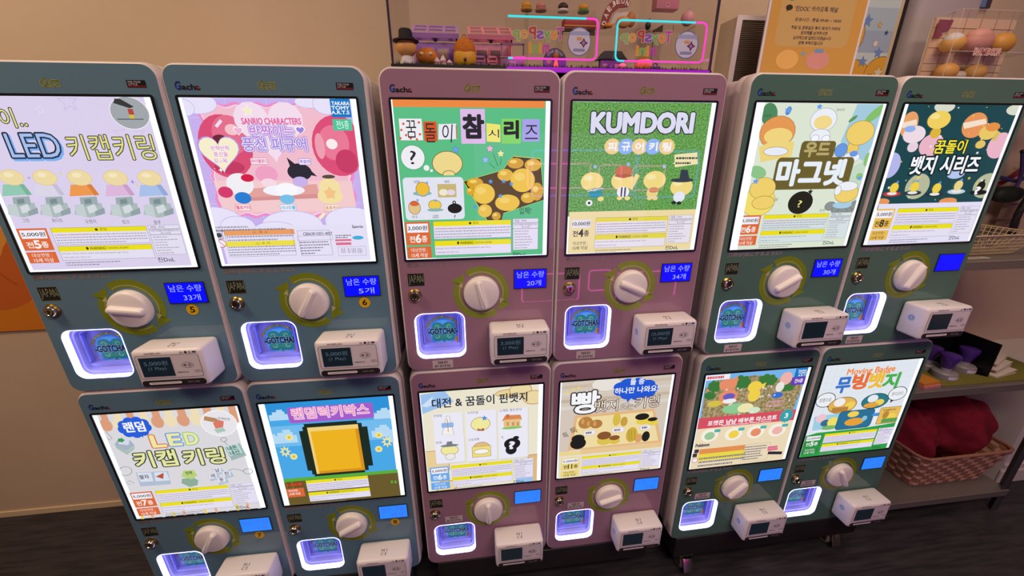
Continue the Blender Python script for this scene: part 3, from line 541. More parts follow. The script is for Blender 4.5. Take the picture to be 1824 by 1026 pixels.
def poster_bread():
    p = sheet([(98, 133), (625, 98), (557, 528), (78, 572)], l=.012, r=.02)
    p.rect(104, 132, 612, 572, '#d5c8ba')
    for i, c in enumerate(('#ccbcaa', '#d9cfc6', '#c6b5a2', '#dcd4cc')): p.poly([(100, 150 + i * 32), (620, 112 + i * 32), (618, 126 + i * 32), (100, 166 + i * 32)], c)
    p.poly([(165, 285), (530, 255), (568, 412), (128, 452)], '#e3b885'); p.poly([(175, 297), (522, 268), (548, 402), (150, 438)], '#f0dca4')
    p.ell(310, 142, 66, 32, '#e8e2da', '#c8b89e', 3); p.cloud(445, 165, 105, 50, '#2458d4'); p.poly([(400, 200), (405, 228), (430, 200)], '#2458d4')
    p.text('둘 중', 420, 134, 485, 130, 26, '#f4f6fb', .02); p.text('하나만 나와요!', 348, 177, 550, 160, 28, '#f4f6fb', .02)
    p.text('빵', 152, 228, 275, 222, 96, '#f3f2f6', .03, (('#33302f', .075),))
    p.text('뱃지', 256, 247, 362, 236, 52, '#f2e6d6', .0, (('#5a4438', .05),)); p.text('또는', 373, 247, 432, 242, 30, '#f2e6d6', .0, (('#5a4438', .05),)); p.text('키링', 442, 232, 552, 218, 52, '#f2e6d6', .0, (('#5a4438', .05),))
    for x, y in ((130, 180), (155, 165), (182, 158)): p.star(x, y, 12, '#efd65a', 4, inner=.3)
    B = ((213, 318, 33, 27, '#b98244'), (262, 324, 28, 20, '#b37c40'), (356, 304, 18, 30, '#d9bd4c'), (390, 314, 16, 22, '#c9a040'), (480, 312, 34, 16, '#e6cf50'), (474, 292, 32, 15, '#22201e'), (524, 320, 25, 12, '#e6cf50'), (522, 304, 22, 9, '#22201e'), (178, 412, 36, 26, '#201e1e'), (178, 390, 30, 18, '#201e1e'), (298, 400, 33, 20, '#dcc250'), (298, 377, 32, 18, '#8a5630'), (346, 402, 24, 14, '#dcc250'), (346, 387, 24, 11, '#8a5630'), (425, 374, 26, 34, '#cfae40'), (456, 390, 17, 20, '#dda468'), (490, 382, 18, 23, '#222020'))
    for x, y, rx, ry, c in B: p.ell(x, y, rx, ry, c)
    for x, y in ((200, 312), (225, 322), (255, 322)): p.ell(x, y, 7, 12, '#d3a062')
    for x in (412, 424, 438): p.line([(x, 352), (x + 2, 398)], 3, '#a88a2c')
    for x, y, wd in ((230, 363, 52), (362, 351, 52), (488, 341, 46), (174, 454, 84), (317, 440, 50), (447, 430, 78)): p.rect(x - wd / 2, y - 8, x + wd / 2, y + 8, '#efeaf2', 8, '#b9b2c0', 1); p.dashes(x - wd * .32, y - 4, x + wd * .34, y + 4, 1, '#6a6472', .8)
    p.text('툭', 108, 378, 132, 368, 26, '#5a4438'); p.text('툭', 142, 358, 174, 346, 28, '#5a4438')
    p.rect(90, 452, 190, 572, '#ecd692')
    for i in range(14): p.rect(190 + i * 27, 440 - i * 2.2, 214 + i * 27, 475, '#e9c892')
    p.rect(90, 470, 560, 575, '#eadfcb')
    p.info(100, 480, 549, 524, '5,000원', '전11종', '#ecd680', '#4a3c20'); return p
def poster_meadow():
    p = sheet([(188, 145), (652, 107), (537, 515), (112, 560)], l=.01, r=.032)
    p.rect(190, 144, 634, 380, '#79b4ea'); p.poly([(185, 205), (230, 170), (320, 160), (400, 145), (480, 150), (560, 175), (620, 190), (560, 320), (165, 350)], NZ('printed_meadow', '#7d7a3e', '#c3a486', 120, em=.95, lo=.4, hi=.62))
    for x, y, rx, ry in ((225, 195, 28, 26), (345, 175, 40, 30), (460, 165, 42, 26), (540, 190, 40, 26), (205, 235, 26, 18)): p.cloud(x, y, rx, ry, '#3d7a3c', 7)
    p.rect(150, 335, 640, 385, '#d55262'); p.rect(120, 385, 640, 560, '#ecdab8')
    p.ell(285, 185, 38, 26, '#e88f6a'); p.poly([(290, 175), (325, 148), (330, 165), (310, 200)], '#e88f6a'); p.ell(285, 240, 40, 32, '#e88f6a'); p.ell(288, 238, 26, 14, '#6a5cc0'); p.ell(290, 258, 30, 10, '#eef0f4')
    p.ell(402, 195, 30, 24, '#f1d24e'); p.ell(398, 232, 26, 28, '#f1d24e'); p.poly([(420, 190), (452, 175), (440, 205)], '#f1d24e'); p.ell(540, 158, 26, 28, '#efb4ac'); p.ell(512, 195, 18, 22, '#e9e6e2'); p.ell(500, 232, 24, 13, '#3a6fd0')
    p.ell(320, 290, 60, 22, '#8fca94'); p.ell(360, 288, 34, 20, '#efe7b0'); p.ell(398, 298, 26, 14, '#d6e6c8'); p.ell(225, 270, 30, 14, '#d6c24c')
    for i in range(16): p.star(190 + random.random() * 380, 190 + random.random() * 130, 6, '#f6f3f6', 4, inner=.35)
    p.dashes(462, 257, 548, 259, 1, '#f0a0c4', .5); p.dashes(455, 276, 542, 278, 1, '#f0a0c4', .5)
    p.rect(584, 113, 640, 152, '#1679c6')
    for i, t in enumerate(('TAKARA', 'TOMY', 'A.R.T.S')): p.text(t, 592, 124 + i * 10, 630, 121 + i * 10, 8, '#f2f6fb', .02)
    p.rect(566, 153, 622, 183, '#6a40b2'); p.text('전4종', 576, 169, 612, 166, 18, '#f0ecf8', .02); p.rect(192, 146, 290, 160, '#f2f0f4'); p.dashes(194, 149, 288, 157, 1, '#d0505e', .7)
    p.text('포켓몬 냠냠 배부른 마스코트', 195, 357, 498, 328, 21, '#f8f2f4', .025); p.text('POKÉMON Manpuku Fullness Mascot3', 255, 366, 472, 345, 8, '#f8f2f4', .02); p.star(540, 322, 30, '#3aa2aa', 14, inner=.85); p.text('3', 533, 322, 547, 321, 20, '#e6f4f4', .03)
    for x, y, c in ((203, 409, '#9cc79a'), (308, 402, '#f1d24e'), (405, 393, '#e88f6a'), (500, 385, '#efb4ac')): p.ell(x, y, 37, 28, '#f6efe0'); p.ell(x, y + 2, 22, 17, c); p.rect(x + 22, y - 26, x + 46, y - 16, '#54b0ac', 3)
    p.text('Pokémon', 142, 456, 202, 446, 13, '#4a4652', .05); p.rect(160, 470, 352, 484, '#e58f52'); p.dashes(165, 486, 350, 496, 1, '#7a7484'); p.rect(155, 492, 350, 502, '#ead84a'); p.dashes(158, 504, 350, 530, 3, '#7a7484', .45)
    for x, y in ((146, 478), (138, 496)): p.rect(x - 8, y - 7, x + 8, y + 7, '#3a3640')
    p.ell(138, 518, 11, 9, '#f3eef6', '#d04a50', 2); p.frame(355, 450, 452, 515, '#6a6472'); p.dashes(360, 456, 450, 510, 6, '#7a7484', .45, .3); p.rect(458, 458, 500, 463, '#e0718f'); p.rect(458, 468, 500, 473, '#e0718f')
    x = 460
    while x < 520: d = random.choice((1.5, 2.5)); p.rect(x, 480, x + d, 492, '#2e2a36'); x += d + 2
    return p
def poster_moving_badge():
    p = sheet([(247, 130), (715, 95), (545, 527), (113, 575)], l=.004, r=.036)
    p.rect(249, 130, 698, 578, '#e2e8f0')
    for i in range(1, 16): p.line([(249 + i * 28, 130 - i * 2), (140 + i * 27, 470 - i * 2)], 1.2, '#d2dae6')
    for i in range(1, 12): p.line([(245 - i * 9, 130 + i * 30), (700 - i * 12, 96 + i * 28)], 1.2, '#d2dae6')
    p.text('Moving Badge', 347, 168, 578, 146, 36, '#ee8c46', .03)
    for t, x0, x1, y, c in (('무', 297, 360, 226, '#3a72c6'), ('빙', 375, 442, 208, '#e2703c'), ('뱃', 455, 522, 202, '#eaba3c'), ('지', 525, 592, 205, '#4aaa52')): p.text(t, x0, y, x1, y - 2, 70, c, .045)
    p.poly([(235, 320), (258, 338), (262, 318)], DK); p.ell(243, 297, 43, 32, '#edf1f6', DK, 3); p.text('양옆으로', 213, 299, 270, 295, 18, DK); p.poly([(560, 285), (550, 312), (580, 292)], DK); p.ell(588, 266, 40, 30, '#edf1f6', DK, 3); p.text('왔다갔다', 560, 270, 616, 262, 17, DK)
    p.ell(323, 322, 64, 36, '#e3b45a', '#7a5a2c', 3); p.ell(310, 308, 26, 20, '#f2eef2'); p.ell(360, 322, 22, 18, '#f1d25a'); p.rect(275, 335, 345, 352, '#b9823e', 4); p.ell(480, 302, 60, 34, '#2b7a86', '#234a52', 3); p.ell(470, 290, 24, 18, '#e8ecf2'); p.ell(500, 308, 22, 15, '#f1d25a'); p.ell(460, 322, 34, 12, '#e8a23c')
    p.poly([(188, 378), (322, 358), (312, 428), (176, 445)], '#9ecfe4'); p.ell(220, 385, 24, 20, '#edc6d2'); p.ell(240, 408, 22, 16, '#3a6f8a'); p.ell(275, 402, 24, 22, '#f0e06a'); p.ell(258, 430, 36, 10, '#7ab86a')
    p.rect(314, 355, 450, 424, '#2c7296', 14, '#1f4a60', 3); p.ell(375, 365, 26, 14, '#f1d25a'); p.ell(378, 402, 44, 18, '#e8a23c'); p.ell(428, 385, 12, 12, '#8fc2dc')
    p.poly([(484, 350), (494, 336), (498, 405), (470, 408)], '#eef0f4'); p.ell(490, 366, 26, 8, '#4a92e0'); p.rect(510, 336, 588, 402, '#e7bd5c', 3, '#7a5a2c', 2); p.ell(552, 378, 26, 18, '#f1d25a'); p.ell(530, 368, 14, 18, '#b98a3a'); p.rect(512, 388, 586, 400, '#5f9e54'); p.text('DAEJEON', 520, 346, 578, 343, 8, '#7a4a20', .03)
    p.poly([(140, 472), (200, 455), (420, 432), (580, 405), (548, 530), (110, 580)], '#2fa048')
    p.info(148, 470, 544, 516, '10,000원', '전5종', '#2c8a44', '#eef6ee', pbox='#f2f6f4'); return p

# ------------------------------------------------------------------ the capsule machine
PITCH, ROWP, Z0 = .34387, .6330, .72717
GRP = {'teal': (-.70497, .0027, -.015717), 'pink': (0, 0, 0), 'green': (.71988, -.01375, .006389)}
FASC = {'teal': M('fascia_teal', '#618498', .015, spec=.5), 'pink': M('fascia_pink', '#a07b90', .015, spec=.5), 'green': M('fascia_green', '#54766c', .015, spec=.5)}
SHELL = M('shell_white', '#d8cdcf', .4); SHELLB = M('shell_body_white', '#cfc4c6', .5)
BLACK = M('black_plastic', '#121214', .35); BLACKM = M('matte_black', '#0d0d0f', .7)
WHITE = M('white_plastic', '#e8e2e4', .35)
KNOB = M('knob_white', '#ece6e6', .4)
CHUTE = M('chute_plastic', '#8f92e0', .35)
LEDM = M('led_violet_white', '#ffffff', .5, em='#bcb8ff', es=4.2)
BACKLIGHT = M('backlight_white', '#101010', .4, em='#e9f0ff', es=1.25)
CHROME = M('chrome', '#c9c4bc', .18, 1); BRASS = M('brass_ring', '#a58a4a', .3, 1)
BLUE1 = M('lcd_blue', '#050510', .3, em='#0008ff', es=1.0); BLUE2 = M('lcd_light_blue', '#050510', .3, em='#2b86ff', es=1.0)
LCDTXT = M('lcd_text', '#101020', .4, em='#a9b4ff', es=.95); LCDDIM = M('lcd_text_dim', '#101020', .4, em='#3f6cf0', es=1.0)
SCR = M('reader_screen_dark', '#101820', .15, em='#16222c', es=.5)
SCRT = M('reader_screen_text', '#101820', .3, em='#5d7280', es=.6)
OLIVE = {'teal': M('arrow_olive_teal', '#7d8c22', .35), 'pink': M('arrow_olive_pink', '#8a9a2e', .35), 'green': M('arrow_olive_green', '#7a8a1c', .35)}
MESH = {}
def shared(key, fn):
    if key not in MESH: MESH[key] = fn()
    return MESH[key]
def put(name, key, fn, parent, loc=(0, 0, 0), rot=(0, 0, 0)):
    o = link(bpy.data.objects.new(name, shared(key, fn)), parent); o.location = loc; o.rotation_euler = rot; return o
X0, X1, ZB, ZT = -.1712, .1712, -.4240, .2083          # outline of the shell
def loop(inset, y, r): return [(x, y, z) for x, z in rrect(X0 + inset, ZB + inset, X1 - inset, ZT - inset, max(r - inset, .004), 8)]
def m_body():
    b = MB(); b.rings([loop(i, y, .024) for i, y in ((.03, .455), (.012, .452), (.006, .44), (.006, .046))], SHELLB, cap0=False)
    b.rings([loop(.03, .455, .03), loop(.16, .455, .02)], SHELLB); return b.mesh('body')
def m_frame():
    b = MB(); b.rings([loop(i, y, .026) for i, y in ((.008, .05), (.002, .049), (0, .045), (0, .03), (.0012, .028), (.0012, .026), (0, .024), (0, .010), (.0012, .004), (.0035, .001), (.0048, .0008), (.0052, .006))], SHELL); return b.mesh('front_frame', angle=50)
WIN = (-.146, -.3905, -.034, -.2775)
def m_fascia(g):
    b = MB(); b.prism(rrect(X0 + .0048, ZB + .0048, X1 - .0048, ZT - .0048, .021, 8), 0, .004, FASC[g], holes=[rrect(WIN[0], WIN[1], WIN[2], WIN[3], .02, 6)[::-1]]); return b.mesh('fascia', angle=30)
def m_bezel():
    b = MB(); b.prism(rrect(-.154, -.1568, .154, .1568, .004, 3), -.0022, 0, BLACK, holes=[rrect(-.15, -.1528, .15, .1528, .001, 2)[::-1]]); return b.mesh('screen_bezel')
def m_light():
    b = MB(); b.box(-.15, .15, -.0006, .0, -.1528, .1528, BACKLIGHT); return b.mesh('light_panel')
def m_led():
    b = MB(); x0, z0, x1, z1 = WIN
    L = lambda i, y: [(x, y, z) for x, z in rrect(x0 + i, z0 + i, x1 - i, z1 - i, .02 - i * .6, 6)]
    b.rings([L(.0002, .002), L(.0, -.0004), L(.0004, -.0009), L(.0011, -.0009), L(.0015, -.0003), L(.0024, .0125)], LEDM); return b.mesh('led_frame')
def m_chute():
    b = MB(); x0, z0, x1, z1 = WIN
    L = lambda i, y: [(x, y, z) for x, z in rrect(x0 + i, z0 + i, x1 - i, z1 - i, max(.02 - i * .4, .006), 6)]
    def L2(i, y, lift): return [(x, y, max(z, z0 + i + lift)) for x, z in rrect(x0 + i, z0 + i, x1 - i, z1 - i, max(.02 - i * .4, .006), 6)]
    b.rings([L(.0024, .0124), L(.005, .015), L2(.008, .015, .004), L2(.010, .021, .006), L2(.013, .021, .012), L2(.014, .029, .013)], CHUTE, cap1=True)
    for x in (x0 + .0165, x1 - .0165): b.box(x - .0016, x + .0016, .0195, .026, z0 + .03, z1 - .02, M('chute_rib', '#6f74d8', .4))
    return b.mesh('chute')
def m_sticker():
    s = Sheet(None, 0, lambda c: M('sticker_' + c.lstrip('#'), c, .4)); c0 = (-.086, -.336)
    s.rect(-.072, -.372, -.0495, -.349, '#e3a446', .0025)
    p = []
    for k in range(72):
        a = 2 * math.pi * k / 72; r = .0335 + .0018 * math.cos(8 * a); p.append((c0[0] + r * math.cos(a), c0[1] + r * math.sin(a)))
    s.face(p, '#3a9de0'); s.ell(c0[0], c0[1], .030, .030, '#5fc0ea', n=40)
    for q in ('#1f6f9c', '#2f9a78'):
        k = 1 if q == '#1f6f9c' else .88
        for dx, dz in ((-1, 1), (1, 1), (-1, -1), (1, -1)):
            s.ell(c0[0] + dx * .0125, c0[1] + dz * .0115, .0135 * k, .0125 * k, q)
        s.line([(c0[0] - .001, c0[1] - .01), (c0[0] + .002, c0[1] - .031)], .006 * k, q)
    for dx, dz in ((-1, 1), (1, 1), (-1, -1), (1, -1)):
        s.line([(c0[0] + dx * (.0135 + .004 * math.cos(t * .6)), c0[1] + dz * (.013 + .004 * math.sin(t * .6))) for t in range(8)], .0012, '#a9e0d0')
    s.text('-GOTCHA!-', -.120, -.335, -.053, -.335, .0145, '#0c1014', .06, (('#8fd6f0', .11),))
    arc = '행운가득캡슐토이뽑기기계즐거운하루'
    for k, ch in enumerate(arc):
        a = R(158 - k * 136 / (len(arc) - 1)); x, z = c0[0] + .0375 * math.cos(a), c0[1] + .0375 * math.sin(a); dx = .0023 * math.sin(a); dz = -.0023 * math.cos(a)
        s.text(ch, x - dx, z - dz, x + dx, z + dz, .0046, '#c6d65a', .03, (('#1a2a2a', .14),))
    return s.mesh('prize_sticker', smooth=False)
def m_knob():
    b = MB(); T = Matrix.Rotation(R(90), 4, 'X')
    b.lathe([(.0395, 0), (.0395, .003), (.0385, .009), (.0365, .0125), (.033, .0145), (.001, .0152)], KNOB, T, 48); return b.mesh('knob', angle=60)
def m_grip():
    b = MB(); P = []
    for w_, l_, y in ((.0085, .0335, -.0135), (.0075, .033, -.018), (.0055, .0318, -.0225), (.003, .0305, -.0245)):
        P.append([(x, y, z) for x, z in rrect(-l_, -w_, l_, w_, min(w_ * .95, .006), 5)])
    b.rings(P, KNOB, cap1=True); return b.mesh('grip', angle=60)
def m_arrows(g):
    s = MB(); c = OLIVE[g]; lt = M('arrow_line_' + g, {'teal': '#b7b98a', 'pink': '#c9b6a8', 'green': '#b3a98a'}[g], .4)
    P = lambda r, a: (r * math.cos(R(a)), r * math.sin(R(a)))
    for off in (0, 180):
        n = 26; a0, a1 = 125 + off, -25 + off
        out = [P(.0612, a0 + (a1 - a0) * k / n) for k in range(n + 1)]; inn = [P(.0445, a0 + (a1 - a0) * k / n) for k in range(n + 1)]
        for k in range(n): s.prism([out[k], out[k + 1], inn[k + 1], inn[k]][::-1], -.0004, 0, c)
        s.prism([P(.0725, a1 + 1), P(.0425, a1 + 1), P(.0575, a1 - 27)], -.0004, 0, c)
        lo = [P(.0492, a0 - 3 + (a1 + 10 - a0) * k / n) for k in range(n + 1)]; li = [P(.0479, a0 - 3 + (a1 + 10 - a0) * k / n) for k in range(n + 1)]
        for k in range(n): s.prism([lo[k], lo[k + 1], li[k + 1], li[k]][::-1], -.0006, 0, lt)
        s.prism([P(.0535, a1 + 6), P(.0435, a1 + 6), P(.0492, a1 - 8)], -.0006, 0, lt)
    return s.mesh('turn_arrows', smooth=False)
def flat(y=-.0003): return Sheet(None, y, ink)
def m_logo():
    s = flat(); s.text('G', -.150, .1715, -.1412, .1715, .0125, '#1d2f6a', .05, ()); s.text('acha', -.1395, .1695, -.111, .1695, .0085, '#17171c', .04, ()); s.ell(-.1462, .1692, .0022, .0022, '#3a6fd0'); s.ell(-.1135, .1683, .0017, .0017, '#c03a3a'); return s.mesh('brand_lettering', smooth=False)
def m_cacti(g):
    s = flat(); o = {'teal': '#b3b56a', 'pink': '#b0a862', 'green': '#a5a46e'}[g]; i = {'teal': '#55622e', 'pink': '#5f6226', 'green': '#5a7050'}[g]
    s.text('CACTI', -.0145, .1725, .0145, .1725, .0095, i, .03, ((o, .1),)); s.text('ㅅ', -.0115, .1795, -.001, .1795, .003, i, .03, ((o, .06),)); return s.mesh('maker_lettering', smooth=False)
def m_tag():
    s = flat(); s.rect(.118, .1675, .148, .179, '#17141a', .001); s.rect(.1185, .168, .1475, .171, '#6a1f2a'); s.text('FOR YOUR', .1205, .1762, .1405, .1762, .0028, '#b9aeb4', .03); s.text('LITTLE', .1205, .1725, .1345, .1725, .0028, '#b9aeb4', .03); return s.mesh('small_badge', smooth=False)
def m_tagline(g):
    s = flat(); c = {'teal': '#9a928c', 'pink': '#a8939a', 'green': '#a0969e'}[g]; d = {'teal': '#82746f', 'pink': '#86707a', 'green': '#85798a'}[g]
    s.text('感動が共にするように!', -.1505, -.1645, -.015, -.1645, .0095, d, .0, ((c, .06),)); return s.mesh('tagline_lettering', smooth=False)
def m_japan():
    s = flat(); s.rect(-.1515, -.2125, -.1165, -.1835, '#20241c', .001); s.poly([(-.128, -.19), (-.1185, -.198), (-.128, -.207)], '#6f8a2a'); s.text('JAPAN', -.1495, -.1985, -.1185, -.1985, .023, '#8a8f78', .0, (('#0c0e0c', .09),)); s.frame(-.1515, -.2125, -.1165, -.1835, '#8a8678', .0006); return s.mesh('country_sticker', smooth=False)
def m_lock():
    b = MB(); T = Matrix.Rotation(R(90), 4, 'X'); b.lathe([(.0142, 0), (.0145, .002), (.012, .004), (.0118, .0042)], BRASS, T, 32); b.lathe([(.0112, .004), (.0112, .0085), (.0098, .0105), (.007, .0108), (.0062, .0095), (.001, .0095)], CHROME, T, 32); return b.mesh('lock')
def m_keyhole():
    b = MB(); b.prism([(.0026 * math.cos(k * math.pi / 8), .0026 * math.sin(k * math.pi / 8) + .001) for k in range(16)], -.0098, -.009, BLACKM); b.box(-.0011, .0011, -.0098, -.009, -.0055, 0, BLACKM); return b.mesh('keyhole')
def m_display(lo):
    b = MB(); b.box(.0775, .1515, -.0018, 0, -.2285, -.1835, M('lcd_rim', '#1c2440', .4)); b.box(.079, .15, -.0021, -.001, -.227, -.185, BLUE2 if lo else BLUE1); return b.mesh('counter_display')
def m_reader():
    b = MB(); b.box(.0195, .1505, -.060, -.001, -.387, -.303, WHITE, bev=.008); return b.mesh('card_reader', angle=50)
def m_reader_face():
    s = Sheet(None, -.0602, ink); g = '#5c565c'
    x0, x1 = .027, .1435
    for c, i in ((g, 0), ('#ded6dc', .0009)): s.face(rrect(x0 + i, -.3655 + i, x1 - i, -.3135 - i, .005 - i, 5), c)
    s.face(rrect(.0255, -.3835, .145, -.3695, .0065, 6), '#2a262a'); s.face(rrect(.038, -.379, .0985, -.3738, .0024, 5), '#efe8ea'); s.line([(.042, -.3764), (.095, -.3764)], .0009, '#7a7076'); s.text('NVC-1000', .110, -.3765, .132, -.3765, .0038, '#8a8288', .02)
    s.text('NICEPLUS+', .047, -.3095, .077, -.3095, .0034, '#4a444a', .02); s.rect(.1105, -.312, .117, -.3075, '#c9c2c8', .001); s.ell(.122, -.3097, .0026, .0026, '#1d1b20'); s.rect(.1265, -.312, .132, -.3075, '#b0a8b0', .001); s.rect(.134, -.3115, .1415, -.3078, '#3a4a7a', .0006)
    s.ell(.119, -.338, .0105, .0062, '#cfc7ce', g, .0006)
    for k in range(3): s.line([(.1185 + .0018 * k + .003 * math.cos(R(a)), -.338 + .0045 * math.sin(R(a))) for a in range(-50, 60, 20)], .0009, '#4a444a')
    s.poly([(.110, -.338), (.116, -.3355), (.116, -.341)], '#4a444a'); s.text('SAMSUNG Pay', .0965, -.354, .117, -.354, .0034, '#4a444a', .03); s.rect(.129, -.3545, .141, -.350, '#d9d1d8', .002, g, .0005); s.text('MENU', .132, -.3522, .138, -.3522, .0022, '#5c565c', .02)
    return s.mesh('reader_faceplate', smooth=False)
def m_reader_mark():
    s = Sheet(None, 0, ink)
    for t, y in (('N I', .0), ('C E', -.010)): s.text(t, -.007, y, .007, y, .0075, '#4a444a', .01)
    return s.mesh('reader_top_lettering', smooth=False)
def m_reader_icon():
    s = Sheet(None, 0, ink); s.ell(0, 0, .0075, .0075, '#b9c6e0', '#8f98b4', .0006); s.ell(0, 0, .0045, .0045, '#6f8fc8'); s.ell(0, 0, .0022, .0022, '#eef0f6'); return s.mesh('round_port', smooth=False)
def m_rscreen():
    b = MB(); b.box(.0335, .0915, -.0609, -.0598, -.3605, -.3185, SCR); return b.mesh('reader_screen')
def m_notice():
    s = flat(); s.rect(-.1135, -.4175, -.0665, -.3965, '#cdbfc2', .001, '#8a7f84', .0004); s.text('캡슐을 발로', -.1015, -.4025, -.0785, -.4025, .0068, '#2a262a', .03); s.text('밟지 말아주세요', -.1085, -.4118, -.0715, -.4118, .0068, '#2a262a', .03); return s.mesh('notice_label', smooth=False)
def number_disc(parent, n):
    s = flat(-.0004); s.ell(.1155, -.2435, .0118, .0118, '#e0b41e', '#5a5a2a', .0004); s.text(n, .1112, -.2435, .1198, -.2435, .0125, '#17140c', .03); return s.build('number_sticker', parent, smooth=False)

def machine(g, col, row, poster, knob, label, count, price=None, num=None, dim=False, notice=True, group=None):
    gx, gy, ga = GRP[g]; lx = (col - .5) * PITCH
    t = thing('capsule_machine', label, 'capsule toy machine', (gx + lx * math.cos(ga), gy + lx * math.sin(ga), Z0 + row * ROWP), ga, group)
    put('body', 'body', m_body, t); put('front_frame', 'frame', m_frame, t); put('fascia', 'fascia' + g, lambda: m_fascia(g), t)['label'] = g + ' glossy front panel'
    put('screen_bezel', 'bezel', m_bezel, t); put('light_panel', 'light', m_light, t)
    P = poster(); po = P.build('poster', t, smooth=False); po.location.y = -.0008
    put('brand_lettering', 'logo', m_logo, t); put('maker_lettering', 'cacti' + g, lambda: m_cacti(g), t); put('small_badge', 'tag', m_tag, t)
    put('tagline_lettering', 'line' + g, lambda: m_tagline(g), t); put('country_sticker', 'jp', m_japan, t)
    put('turn_arrows', 'arr' + g, lambda: m_arrows(g), t, (.0052, 0, -.2345))
    k = put('knob', 'knob', m_knob, t, (.0052, -.0005, -.2345)); put('grip', 'grip', m_grip, k, rot=(0, R(-knob), 0))
    l = put('lock', 'lock', m_lock, t, (-.139, 0, -.233)); put('keyhole', 'keyhole', m_keyhole, l)
    put('led_frame', 'led', m_led, t); c = put('chute', 'chute', m_chute, t); put('prize_sticker', 'stick', m_sticker, c, (0, .0286, -.001))
    d = put('counter_display', 'disp%d' % dim, lambda: m_display(dim), t)
    if count:
        s = Sheet(None, -.0022, lambda q: LCDDIM if dim else LCDTXT); s.text('남은 수량', .0845, -.196, .1455, -.196, .0145, 'x', .0); s.text(count, .107, -.216, .139, -.216, .0135, 'x', .0); s.build('counter_text', d, smooth=False)
    r = put('card_reader', 'reader', m_reader, t); put('reader_faceplate', 'face', m_reader_face, r); put('reader_screen', 'rscr', m_rscreen, r)
    put('reader_top_lettering', 'rtop', m_reader_mark, r, (.087, -.032, -.3028), (R(-90), 0, 0))
    put('round_port', 'rport', m_reader_icon, r, (.0193, -.03, -.338), (0, 0, R(-90)))
    if price:
        s = Sheet(None, -.0611, lambda q: SCRT); s.text(price, .041, -.331, .084, -.331, .0105, 'x', .0); s.text('(1 Play)', .046, -.3435, .079, -.3435, .0085, 'x', .0); s.build('price_text', r, smooth=False)
    if notice: put('notice_label', 'notice', m_notice, t, (0, 0, 0 if row else .1485))
    if num: number_disc(t, num)
    if num == '5': s = flat(-.0004); s.poly([(-.108, .163), (-.086, .1665), (-.090, .190), (-.112, .1865)], '#9fc48a'); s.dashes(-.104, .172, -.092, .169, 1, '#4a6a40', .5); s.build('sticky_note', t, smooth=False)
    return t
G1, G2 = 'upper row of capsule machines', 'lower row of capsule machines'
MACHINES = (
 ('teal', 0, 1, poster_keycap_row, -8, 'teal capsule machine numbered 5, lilac poster of keycaps in five colours', '33개', '5,000원', '5', False, False, G1),
 ('teal', 1, 1, poster_balloons, 58, 'teal capsule machine numbered 6, pink poster with two shiny balloons', '5개', '5,000원', '6', False, False, G1),
 ('pink', 0, 1, poster_cutout_letters, 103, 'pink capsule machine with green poster of cut-out letter cards', '20개', '3,000원', None, False, True, G1),
 ('pink', 1, 1, poster_grass, -24, 'pink capsule machine with grass background poster under the display case', '34개', '10,000원', None, False, True, G1),
 ('green', 0, 1, poster_wood, 30, 'green capsule machine with pale poster and big brown-outlined white lettering', '30개', None, None, False, True, G1),
 ('green', 1, 1, poster_planets, 62, 'green capsule machine with dark starry poster of coloured planets', None, None, None, False, True, G1),
 ('teal', 0, 0, poster_keycap_awning, 58, 'teal capsule machine numbered 7, poster of keycap keyrings under a striped awning', '15개', None, '7', True, False, G2),
 ('teal', 1, 0, poster_golden_block, 30, 'teal capsule machine numbered 8, blue sky poster with big golden block', '25개', None, '8', True, False, G2),
 ('pink', 0, 0, poster_pin_badges, 90, 'pink capsule machine with cream poster of six white badge cards', '31개', None, None, True, True, G2),
 ('pink', 1, 0, poster_bread, 16, 'pink capsule machine with poster of breads on a wooden tray', '12개', None, None, True, True, G2),
 ('green', 0, 0, poster_meadow, 45, 'green capsule machine with poster of toys in a flowering meadow', '24개', None, None, True, True, G2),
 ('green', 1, 0, poster_moving_badge, 118, 'green capsule machine with white and green Moving Badge poster', '18개', None, None, True, True, G2),
)
for a in MACHINES: machine(*a)

# ------------------------------------------------------------------ the room
FL, WY = .145, .50
def struct(name, mb, smooth=False):
    o = mb.build(name, None, smooth); o['kind'] = 'structure'; return o
WALLM = NZ('wall_paint', '#c9b39a', '#cfbaa2', 3, .85, bump=.02)
FLOORM = NZ('dark_wood_floor', '#29292e', '#3d393f', 9, .42, (1, 9, 1), .05, spec=.35)
struct('wall_back', MB().box(-3.2, 3.4, WY, WY + .1, FL, 2.7, WALLM))
struct('wall_left', MB().box(-3.3, -3.2, -3.4, WY, FL, 2.7, WALLM))
struct('wall_right', MB().box(3.4, 3.5, -3.4, WY, FL, 2.7, WALLM))
struct('wall_front', MB().box(-3.2, 3.4, -3.5, -3.4, FL, 2.7, NZ('far_wall', '#7d7068', '#8c7c70', 2, .8)))
struct('floor', MB().box(-3.3, 3.5, -3.5, WY + .1, FL - .08, FL, FLOORM))
struct('ceiling', MB().box(-3.3, 3.5, -3.5, WY + .1, 2.7, 2.8, M('ceiling_white', '#d9d0c6', .9)))
struct('baseboard_back', MB().box(-3.2, 1.0, WY - .006, WY, FL, FL + .022, M('baseboard_paint', '#dcc7a4', .7)))
pm = MB(); pm.box(1.185, 1.40, .40, WY, FL, 2.7, M('pillar_white', '#aaa0a6', .8), bev=.02); struct('wall_pillar', pm, True)
rw = MB(); pw = M('panel_white', '#d8d0cc', .6); rx = at(1802, 800, .17).x; rw.box(rx, rx + .9, .17, WY, FL, .60, pw); rw.box(rx - .004, rx + .9, .16, .17, FL, FL + .06, pw, bev=.003); rw.box(rx, rx + .9, .163, .17, FL + .075, FL + .09, pw, bev=.002)
struct('wall_panel', rw)

